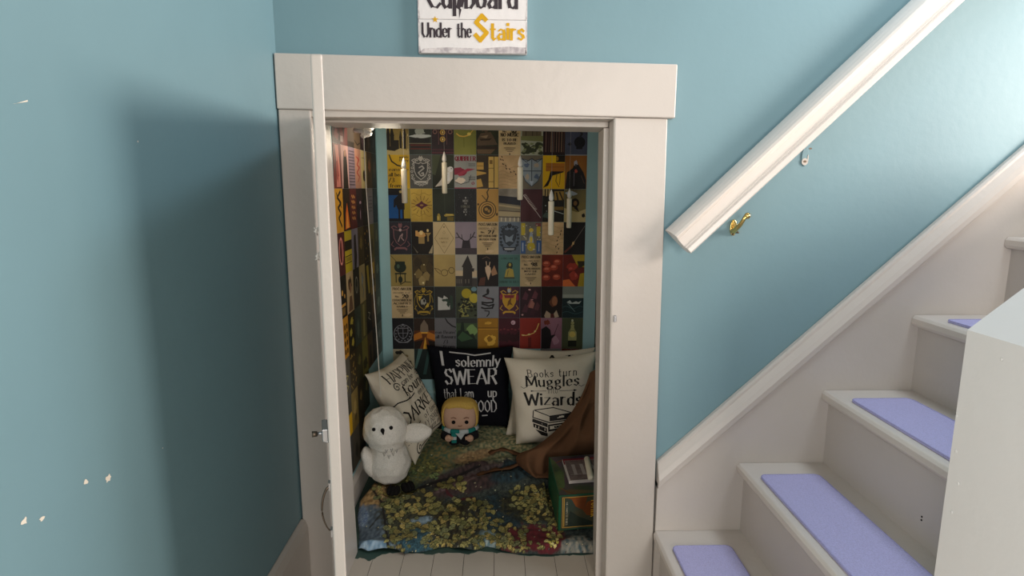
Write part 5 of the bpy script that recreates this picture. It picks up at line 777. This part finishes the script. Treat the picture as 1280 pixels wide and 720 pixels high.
def onhead(a, z, out=0): # angle about the head (0 = facing the hall), radius by height
    r = np.interp(z, [q[1] for q in prof], [q[0] for q in prof])+out; c_ = hcx(z); return c_+Vector((r*math.sin(R(a)), -.92*r*math.cos(R(a)), 0))
for a, z in ((-20, .248), (27, .252)):
    t = MB(); t.ball(onhead(a, z, -.001), .0075, FELT, n=14); t.build('eye', ow)
t = MB(); e = onhead(4, .246, .0); t.ball(e, (.008,.008,.009), FELT, n=12); t.tube([e+Vector((.0,0,-.002)), e+Vector((.004,-.008,-.014))], [.007,.0015], FELT, 8); t.build('beak', ow)
for x, y, rz in ((.034,-.084,-6), (.084,-.058,34)):
    t = MB(); c_ = oc+Vector((x, y, .004)); M3 = Matrix.Rotation(R(rz), 3, 'Z')
    for k in (-1, 0, 1): t.ball(c_+M3 @ Vector((k*.013, -.004*(1-abs(k)), 0)), (.0125,.026,.0165), FELT, M3, 12)
    t.build('foot', ow)
t = MB(); Mw = Matrix.Rotation(R(-12), 3, 'Y') @ Matrix.Rotation(R(8), 3, 'X'); t.ball(oc+Vector((-.066,-.03,.092)), (.024,.036,.066), PLUSH, Mw, 24); fuzz(t, .005, 60); t.build('wing', ow)
t = MB(); Mw = Matrix.Rotation(R(84), 3, 'Y') @ Matrix.Rotation(R(-20), 3, 'Z'); t.ball(oc+Vector((.112,-.022,.205)), (.036,.022,.062), PLUSH, Mw, 24); fuzz(t, .006, 60); t.build('wing', ow)
GREY = fabric('grey_felt', (.33,.31,.28), 400)
t = MB()
for k, (a, z) in enumerate(((0,.145),(14,.135),(28,.143),(42,.15),(8,.158),(24,.16))):
    c_ = onhead(a, z, .004); t.tube([c_+Vector((-.004,0,.008)), c_+Vector((0,-.0025,-.004)), c_+Vector((.004,0,.008))], [.0012,.0022,.0012], GREY, 6)
t.build('chest_stitching', bd)

# ------------------------------------------------------------------ plush doll (a plain fair haired school doll)
SKIN = fabric('peach_plush', (.62,.40,.29), 500, 1, .5, .05); HAIR = fabric('yellow_plush_hair', (.66,.44,.11), 300, 1, .8, .1)
TEALF = fabric('teal_knit', (.02,.22,.20), 400); PALE = fabric('pale_grey_knit', (.50,.55,.56), 400); CLOTH = fabric('black_plush_robe', (.013,.013,.016), 400)
dc = Vector((-.166, 2.465, bl_h(-.166,2.465)+.001)); dl = thing('plush_doll', 'small plush doll with fair hair and a teal striped scarf before the black pillow', 'plush toy', dc)
hz0 = .123
t = MB(); t.lathe([(.002,0),(.052,.003),(.066,.014),(.070,.035),(.064,.056),(.046,.07),(.002,.074)], CLOTH, Matrix.Translation(dc), 32, (1,.7)); fuzz(t, .002, 80); t.build('body', dl, subsurf=1)
t = MB()
vs = []; n = 36
def head_pt(a, b, grow=0):
    ca, cb = math.cos(a), math.cos(b); s = lambda q: math.copysign(abs(q)**.72, q)
    return dc+Vector(((.074+grow)*s(math.sin(a))*abs(cb)**.6, -(.054+grow)*s(ca)*abs(cb)**.6, hz0+(.065+grow)*s(math.sin(b))))
t.grid(lambda u_, v_: head_pt(2*math.pi*u_, -math.pi/2+math.pi*v_*.999+.0005), 40, 22, SKIN); hd = t.build('head', dl)
t = MB()
def hairpt(u_, v_):
    a = math.pi*2*u_-math.pi; front = max(0, 1-abs(a)/1.02)        # hairline: high over the face, low at the back
    lo = .56+.16*math.cos(a*3.0+.5)*front if abs(a) < 1.02 else -.75
    if 1.0 < abs(a) < 1.25: lo = .5-(abs(a)-1.0)/.25*1.2
    b = lo+(math.pi/2-lo)*v_; return head_pt(a, b, .0075*min(1, .25+v_*5))
t.grid(hairpt, 120, 16, HAIR); fuzz(t, .0012, 120); t.build('hair', dl)
for x in (-.028, .028):
    t = MB(); t.ball(dc+Vector((x+.003, -.0535, hz0-.014)), (.0085,.004,.0085), FELT, n=14); t.build('eye', hd)
BROWN = ink('6d3f22')
for s in (-1, 1):
    t = MB(); t.tube([dc+Vector((s*.038+.003,-.0525,hz0+.004)), dc+Vector((s*.028+.003,-.055,hz0+.008)), dc+Vector((s*.016+.003,-.056,hz0+.0035))], .0016, BROWN, 6); t.build('eyebrow', hd)
t = MB(); t.tube([dc+Vector((-.006,-.0558,hz0-.029)), dc+Vector((.003,-.0562,hz0-.032)), dc+Vector((.012,-.0555,hz0-.028))], .0013, BROWN, 6); t.build('mouth', hd)
for s in (-1, 1):
    t = MB(); t.ball(dc+Vector((s*.0735, .004, hz0-.012)), (.008,.009,.013), SKIN, n=12); t.build('ear', hd)
t = MB()
for k in range(12):
    a0_, a1_ = -math.pi*1.0+2*math.pi*k/12, -math.pi*1.0+2*math.pi*(k+1)/12
    q = [dc+Vector((.072*math.sin(a_), -.056*math.cos(a_), .066)) for a_ in np.linspace(a0_, a1_, 5)]
    t.tube(q, .0105, TEALF if k % 2 else PALE, 12)
sc = t.build('scarf', dl)
t = MB(); nb = 3
for k in range(nb): z1, z0 = .062-k*.014, .062-(k+1)*.014; t.box((dc.x-.034, dc.y-.067, dc.z+z0), (dc.x-.012, dc.y-.058, dc.z+z1), TEALF if k % 2 == 0 else PALE)
t.build('scarf_tail', sc, bevel=.002)
t = MB(); t.add([dc+Vector(p) for p in ((-.016,-.0665,.064),(.026,-.0665,.064),(.007,-.0665,.036),(-.016,-.06,.064),(.026,-.06,.064),(.007,-.05,.036))], [(0,2,1),(3,4,5),(0,1,4,3),(1,2,5,4),(2,0,3,5)], PALE); t.build('shirt_collar', dl)
for s in (-1, 1):
    ar = MB(); sh, hn = dc+Vector((s*.056,-.012,.052)), dc+Vector((s*.044,-.062,.042)); ar.tube([sh, sh.lerp(hn,.5)+Vector((s*.012,0,-.004)), hn], [.021,.022,.017], CLOTH, 14); a_ = ar.build('arm', dl)
    h = MB(); h.ball(hn+Vector((s*.002,-.01,.002)), (.0155,.013,.015), SKIN, n=16)
    for k in range(3): h.ball(hn+Vector((s*(.002+.008*(k-1)),-.02,.008-.002*abs(k-1))), (.0055,.006,.009), SKIN, n=10)
    h.ball(hn+Vector((-s*.014,-.014,.004)), (.005,.005,.009), SKIN, n=10); h.build('hand', a_)
for s in (-1, 1):
    t = MB(); t.ball(dc+Vector((s*.024,-.036,.014)), (.024,.022,.014), CLOTH, n=16); t.build('foot', dl)

# ------------------------------------------------------------------ battery candles hanging on threads
WAX = paint('ivory_plastic', (.78,.71,.55), .4, .05, 60, .02); FLAME = paint('frosted_flame_tip', (.72,.70,.66), .35, .05, 60, .02); THR = paint('clear_thread', (.45,.43,.4), .3, 0)
CZ = 1.50
def make_candle(hang):
    t = MB(); t.lathe([(.0,0),(.0075,0),(.0105,.003),(.0106,.12),(.0098,.1235),(.0,.1235)], WAX, n=24); d_ = 1
    return t
cl = None
for i, (x, yt, yb, Y, lab) in enumerate(((506,200,254,2.30,'hanging candle before the bright yellow story card, leftmost one'), (556,193.5,242,2.50,'hanging candle before the white owl card'), (650,198,250,2.36,'hanging candle before the heart shaped shield card'), (688.5,238,294,2.24,'largest looking hanging candle, low before the chairs card'), (711,238.5,285,2.58,'rightmost hanging candle, before the round wreath card'))):
    b = P(x, yb, Y=Y); root = thing('hanging_candle', 'ivory battery '+lab, 'candle', b, 'hanging candles')
    if cl is None:
        cl = []; t = MB(); t.lathe([(.001,0),(.008,0),(.0108,.003),(.0110,.124),(.0100,.1275),(.001,.1275)], WAX, Matrix.Translation(b), n=24); cl.append(t.build('candle_body', root))
        t = MB(); t.lathe([(.001,.1276),(.0045,.1276),(.0088,.134),(.0092,.141),(.0078,.150),(.0048,.160),(.0018,.168),(.0006,.171)], FLAME, Matrix.Translation(b), n=20); cl.append(t.build('flame_tip', root))
    else:
        for c_ in cl: k = c_.copy(); C.objects.link(k); k.parent = root
    t = MB(); t.tube([(b.x, b.y, b.z+.17), (b.x+.001, b.y, CZ-.0005)], .0004, THR, 6); t.build('thread', root)

# ------------------------------------------------------------------ lamp on the low ceiling with its pull cord
PORC = paint('white_porcelain', (.74,.72,.69), .25, .03, 60, .01)
lx, ly = P(454,162,Y=2.2).x, 2.2
lm = thing('ceiling_lamp', 'white ceiling lamp with spiral bulb and long pull cord at cupboard top left', 'lamp', (lx, ly, CZ))
t = MB(); t.lathe([(.055,0),(.055,-.008),(.048,-.02),(.034,-.028),(.03,-.05),(.027,-.052)][::-1], PORC, Matrix.Translation((lx,ly,CZ-.0005)), 32); t.build('lamp_holder', lm)
t = MB(); pts = [(lx+.030*math.cos(a_)*(1-.35*max(0,(i-55)/25)), ly+.030*math.sin(a_)*(1-.35*max(0,(i-55)/25)), CZ-.062-.068*i/80) for i, a_ in enumerate([k*.26 for k in range(81)])]
t.tube([(lx,ly,CZ-.05)]+[(lx+.02,ly,CZ-.058)]+pts+[(lx,ly,CZ-.134)], .0085, PORC, 10); t.build('spiral_bulb', lm)
gl = bpy.data.lights.new('cupboard_fill', 'POINT'); gl.energy = 1.8; gl.color = (1, .86, .66); gl.shadow_soft_size = .05  # added fill near the lamp; the bulb itself is unlit
go = bpy.data.objects.new('cupboard_fill', gl); C.objects.link(go); go.location = (lx+.07, ly+.08, CZ-.15)
cp = MB(); zc = P(472,503,Y=2.1); cp.tube([(lx+.006,ly-.03,CZ-.045), (lx+.01,ly-.045,CZ-.08), (lx+.012,ly-.045,CZ-.3), Vector((zc.x-.006,ly-.04,zc.z+.2)), Vector((zc.x,ly-.04,zc.z+.012)), Vector((zc.x,ly-.04,zc.z))], [.0018,.0018,.0018,.0018,.0018,.003], paint('cream_cord', (.70,.66,.58), .8), 8); cp.build('pull_cord', lm)

# ------------------------------------------------------------------ brown cloak
BRN = fabric('brown_cotton', (.155, .078, .04), 500, .95, .4, .08, (.115,.055,.028))
net = [[(738,466,2.37),(748,460,2.34),(760,462,2.33),(768,466,2.36)], [(726,497,2.35),(738,492,2.30),(752,497,2.29),(766,500,2.34)], [(708,524,2.33),(722,520,2.27),(742,524,2.25),(766,530,2.32)], [(690,543,2.31),(710,540,2.24),(735,548,2.21),(766,556,2.3)],
       [(668,560,2.30),(690,556,2.22),(722,564,2.23),(764,575,2.30)], [(647,569,2.27),(672,566,2.20),(705,576,2.235),(762,590,2.29)], [(648,581,2.25),(664,584,2.16),(694,592,2.25),(760,604,2.28)], [(660,596,2.23),(672,600,2.17),(694,606,2.25),(758,618,2.28)], [(676,606,2.20),(686,608,2.175),(700,611,2.25),(756,626,2.27)]]
NP = [[P(x,y,Y=Y) for x, y, Y in row] for row in net]
def cr_(p0, p1, p2, p3, t_): return .5*((2*p1)+(p2-p0)*t_+(2*p0-5*p1+4*p2-p3)*t_*t_+(3*p1-p0-3*p2+p3)*t_**3)
def crv(L, s):
    s = max(0, min(.99999, s))*(len(L)-1); i = int(s); g = lambda k: L[max(0, min(len(L)-1, k))]
    return cr_(g(i-1), g(i), g(i+1), g(i+2), s-i)
def cloak(u_, v_):
    p = crv([crv(row, u_) for row in NP], v_)
    w = .013*math.sin(12*u_+10*v_+1.6*math.sin(5*v_))+.008*(1-abs(math.sin(13*u_-9*v_)))*2+.014*noise.noise(Vector((u_*3, v_*4, 1)))+.005*noise.noise(Vector((u_*9, v_*9, 4)))
    e = min(1, 5*min(u_+.05, 1-u_+.05, 1.0)); p = p+Vector((0, -w*e, .4*w*e)); p.x = min(p.x, IX1-.012)
    f_ = bl_h(p.x, p.y)+.006 if v_ > .5 else 0
    p.z = max(p.z, f_); return p
ck = thing('cloak', 'brown cloth cloak heaped at the right of the cupboard behind the boxed book', 'cloak', (.28, 2.2, .06))
t = MB(); t.grid(cloak, 60, 80, BRN); t.build('cloth', ck, solid=.006, subsurf=1)
def strap(pts, w):
    t = MB(); pts = [P(x,y,Z=.055) for x, y in pts]; n = 26; L = [crv(pts, i/n) for i in range(n+1)]
    for p in L: p.z = bl_h(p.x, p.y)+.007
    vs = []
    for i, p in enumerate(L):
        d_ = (L[min(i+1,n)]-L[max(i-1,0)]); d_.z = 0; d_.normalize(); s_ = Vector((-d_.y, d_.x, 0))*w; vs += [p-s_+Vector((0,0,.002*math.sin(i*.9))), p+s_+Vector((0,0,.003+.003*math.sin(i*.7)))]
    t.add(vs, [(2*i, 2*i+2, 2*i+3, 2*i+1) for i in range(n)], BRN, True); t.build('strap', ck, solid=.004)
strap([(655,577),(640,573),(626,571),(612,574)], .013); strap([(652,585),(634,591),(616,593),(597,598)], .011)

# ------------------------------------------------------------------ boxed book, small game book and the loose candle
BOXG = ink('0d4a30'); GLD = ink('b08a3a'); PIC = ink('2b3a33-3f3a26@14'); TOPP = ink('33402a-4a3a44@12'); ORG = ink('7a4218-5f3114@20')
yaw = R(7); bo = Vector((.2055, 1.853, bl_h(.21,1.87)-.002)); bW, bD, bH = .205, .295, .128
bzb = max(bl_h(.22+.05*i, 1.87+.06*j) for i in range(4) for j in range(5))
bo.z = min(bzb, .03)
E1, E2 = Vector((math.cos(yaw), math.sin(yaw), 0)), Vector((-math.sin(yaw), math.cos(yaw), 0)); E2 = (E2+E1*.09).normalized()
bt = lambda a, d, h: bo+E1*a+E2*d+Vector((0,0,h))
bx_ = thing('boxed_book', 'thick green boxed book with gold lettering lying at the right of the blanket', 'book', bo)
t = MB(); t.hexa([bt(0,0,0),bt(bW,0,0),bt(bW,bD,0),bt(0,bD,0)], [bt(0,0,bH),bt(bW,0,bH),bt(bW,bD,bH),bt(0,bD,bH)], BOXG)
fp = lambda q, m_, d_: t.add([bt(x, -d_, y) for x, y in ccw(q)], [tuple(range(len(q)))], m_)
fp(rect(.008,.003,bW-.002,bH-.003), PIC, .0003)
for q in stroke([(.014,.01),(bW-.006,.01),(bW-.006,bH-.008),(.014,bH-.008),(.014,.01)], .0022) + stroke([(.019,.014),(.019,bH-.012)], .003): fp(q, GLD, .0006)
fp([(.03,.118),(.045,.112),(.06,.085),(.085,.07),(.095,.095),(.1,.12)], ORG, .0005); fp([(.028,.02),(.04,.07),(.075,.045),(.12,.025),(.12,.012),(.03,.012)], ink('16221f-222a20@20'), .00055)
fp([(.085,.07),(.1,.1),(.132,.105),(.132,.045),(.1,.05)], ORG, .00058)
rot90 = lambda Q, cx, cy: [[(cx+p[1], cy-p[0]) for p in q] for q in Q]
for q in rot90(letters('POTTER', .021, 0, 0, .06, nib=.2, serif=.06), .114, .074): fp(q, ink('d8a82c'), .0012)
for q in rot90(letters('THE COMPLETE SERIES', .0065, 0, 0, .085, nib=.16), .0255, .062): fp(q, ink('a5a08a'), .0009)
tp = lambda q, m_, d_: t.add([bt(x, y, bH+d_) for x, y in ccw(q)], [tuple(range(len(q)))], m_)
tp(rect(.003,.003,bW-.002,bD-.003), TOPP, .0003)
tp([(.0035,.02),(.03,.06),(.04,.16),(.02,.25),(.0035,.29)], ink('4a5a34-2f3c28@20'), .0005); tp([(.02,.05),(.06,.035),(.12,.02),(.19,.03),(.19,.005),(.03,.005)], ink('3a3f3a-55442a@20'), .0005)
for q in stroke([(.012,.05),(.035,.02),(.06,.004)], .004)+stroke([(.02,.24),(.05,.26),(.09,.25)], .004): tp(q, ORG, .0007)
tp(blot(.12,.27,.05,.02,4), ink('2c2430-3a3040@20'), .0006)
sp = lambda q, m_, d_: t.add([bt(-d_, x, y) for x, y in q], [tuple(range(len(q)))], m_)
for q in stroke([(.02,.008),(.02,bH-.008)], .003): sp([q[0],q[3],q[2],q[1]], GLD, .0004)
t.build('box', bx_, bevel=.0012)
gz = bH+.0022
gk = thing('game_book', 'small grey and maroon book lying upside down on the boxed book', 'book', bt(.1,.13,gz))
gt = lambda a, d, h: bt(.046+a, .072+d-.0*a, gz+h)
GR, MAR, WHT = ink('6d5f5c-5a4d4b@60'), ink('6d1826'), ink('b8b0aa')
t = MB(); t.hexa([gt(0,0,0),gt(.13,0,0),gt(.13,.17,0),gt(0,.17,0)], [gt(0,0,.0105),gt(.13,0,.0105),gt(.13,.17,.0105),gt(0,.17,.0105)], WHT)
gp_ = lambda q, m_, d_: t.add([gt(x, y, .0105+d_) for x, y in ccw(q)], [tuple(range(len(q)))], m_)
gp_(rect(.006,.004,.1295,.155), GR, .0003); gp_(rect(0.0005,.156,.1295,.1695), MAR, .0003); gp_(rect(.0005,.125,.0055,.156), MAR, .0004)
for q in letters('AFFIDAVIT'[-3:], .075, 0, 0, .105, nib=.2, serif=.0): gp_([(.066-x, .118-y) for x, y in q], ink('9a918d'), .0006)
t.build('cover', gk, bevel=.0008)
c0, c1 = P(733.5,573,Z=bo.z+gz+.023), P(738.5,598,Z=bo.z+gz+.0225); dd = (c1-c0).normalized()
lc = thing('loose_candle', 'ivory battery candle lying on the small grey book', 'candle', c0+Vector((0,0,-.011)))
t = MB(); t.tube([c0-dd*.003, c0, c0+dd*.004, c1-dd*.004, c1, c1+dd*.003], [.004,.0085,.0108,.0108,.009,.004], WAX, 18); t.build('candle_body', lc)
REST += [ow, dl, ck, bx_]
# ------------------------------------------------------------------ the blanket itself, pressed down under what lies on it
bpy.context.view_layer.update()
low = np.full(bx.shape, 9.0); dg = bpy.context.evaluated_depsgraph_get()
for ob in [q for q in C.objects if q.type == 'MESH' and (q.parent or q) in REST]:
    e_ = ob.evaluated_get(dg); mw = np.array(ob.matrix_world); n_ = len(e_.data.vertices); co = np.empty(n_*3); e_.data.vertices.foreach_get('co', co)
    co = co.reshape(-1,3) @ mw[:3,:3].T+mw[:3,3]
    if (ob.parent or ob) == bx_: co = np.array([list(bt(i_/40*bW, j_/60*bD, 0)) for i_ in range(41) for j_ in range(61)])
    for q in co[co[:,2] < .14][::1]:
        j0, i0 = np.unravel_index(np.argmin((bx[::6,::6]-q[0])**2+(by[::6,::6]-q[1])**2), bx[::6,::6].shape); j0 *= 6; i0 *= 6
        ja, jb, ia, ib = max(0,j0-12), j0+13, max(0,i0-12), i0+13
        mk = (bx[ja:jb,ia:ib]-q[0])**2+(by[ja:jb,ia:ib]-q[1])**2 < .0155**2
        low[ja:jb,ia:ib][mk] = np.minimum(low[ja:jb,ia:ib][mk], q[2]-.0035)
bz = np.maximum(np.minimum(bz, low), .0052)
vs = np.stack([bx, by, bz], -1).reshape(-1, 3)
i = np.arange((NU+1)*(NV+1)).reshape(NV+1, NU+1); fs = np.stack([i[:-1,:-1], i[:-1,1:], i[1:,1:], i[1:,:-1]], -1).reshape(-1, 4)
org = np.array([0, 2.2, 0]); me = bpy.data.meshes.new('blanket'); me.from_pydata((vs-org).tolist(), [], fs.tolist()); me.polygons.foreach_set('use_smooth', [True]*len(fs))
at = me.color_attributes.new('weave', 'FLOAT_COLOR', 'POINT'); at.data.foreach_set('color', np.concatenate([np.clip(col,0,1).reshape(-1,3), np.ones((len(vs),1))], 1).astype(np.float32).ravel())
m, nt, b = base_mat('woven_tapestry'); va = nt.nodes.new('ShaderNodeVertexColor'); va.layer_name = 'weave'; nt.links.new(va.outputs[0], b.inputs['Base Color']); b.inputs['Roughness'].default_value = .85
tc = nt.nodes.new('ShaderNodeTexCoord'); wn = nt.nodes.new('ShaderNodeTexNoise'); wn.inputs['Scale'].default_value = 450; bp = nt.nodes.new('ShaderNodeBump'); bp.inputs['Strength'].default_value = .6; bp.inputs['Distance'].default_value = .002
nt.links.new(tc.outputs['Object'], wn.inputs['Vector']); nt.links.new(wn.outputs['Fac'], bp.inputs['Height']); nt.links.new(bp.outputs['Normal'], b.inputs['Normal'])
me.materials.append(m); o = bpy.data.objects.new('blanket', me); C.objects.link(o); o.location = org
md = o.modifiers.new('solid', 'SOLIDIFY'); md.thickness = .004; md.offset = -1
tag(o, 'colourful woven tapestry blanket with golden leaves spread over the cupboard floor', 'blanket')
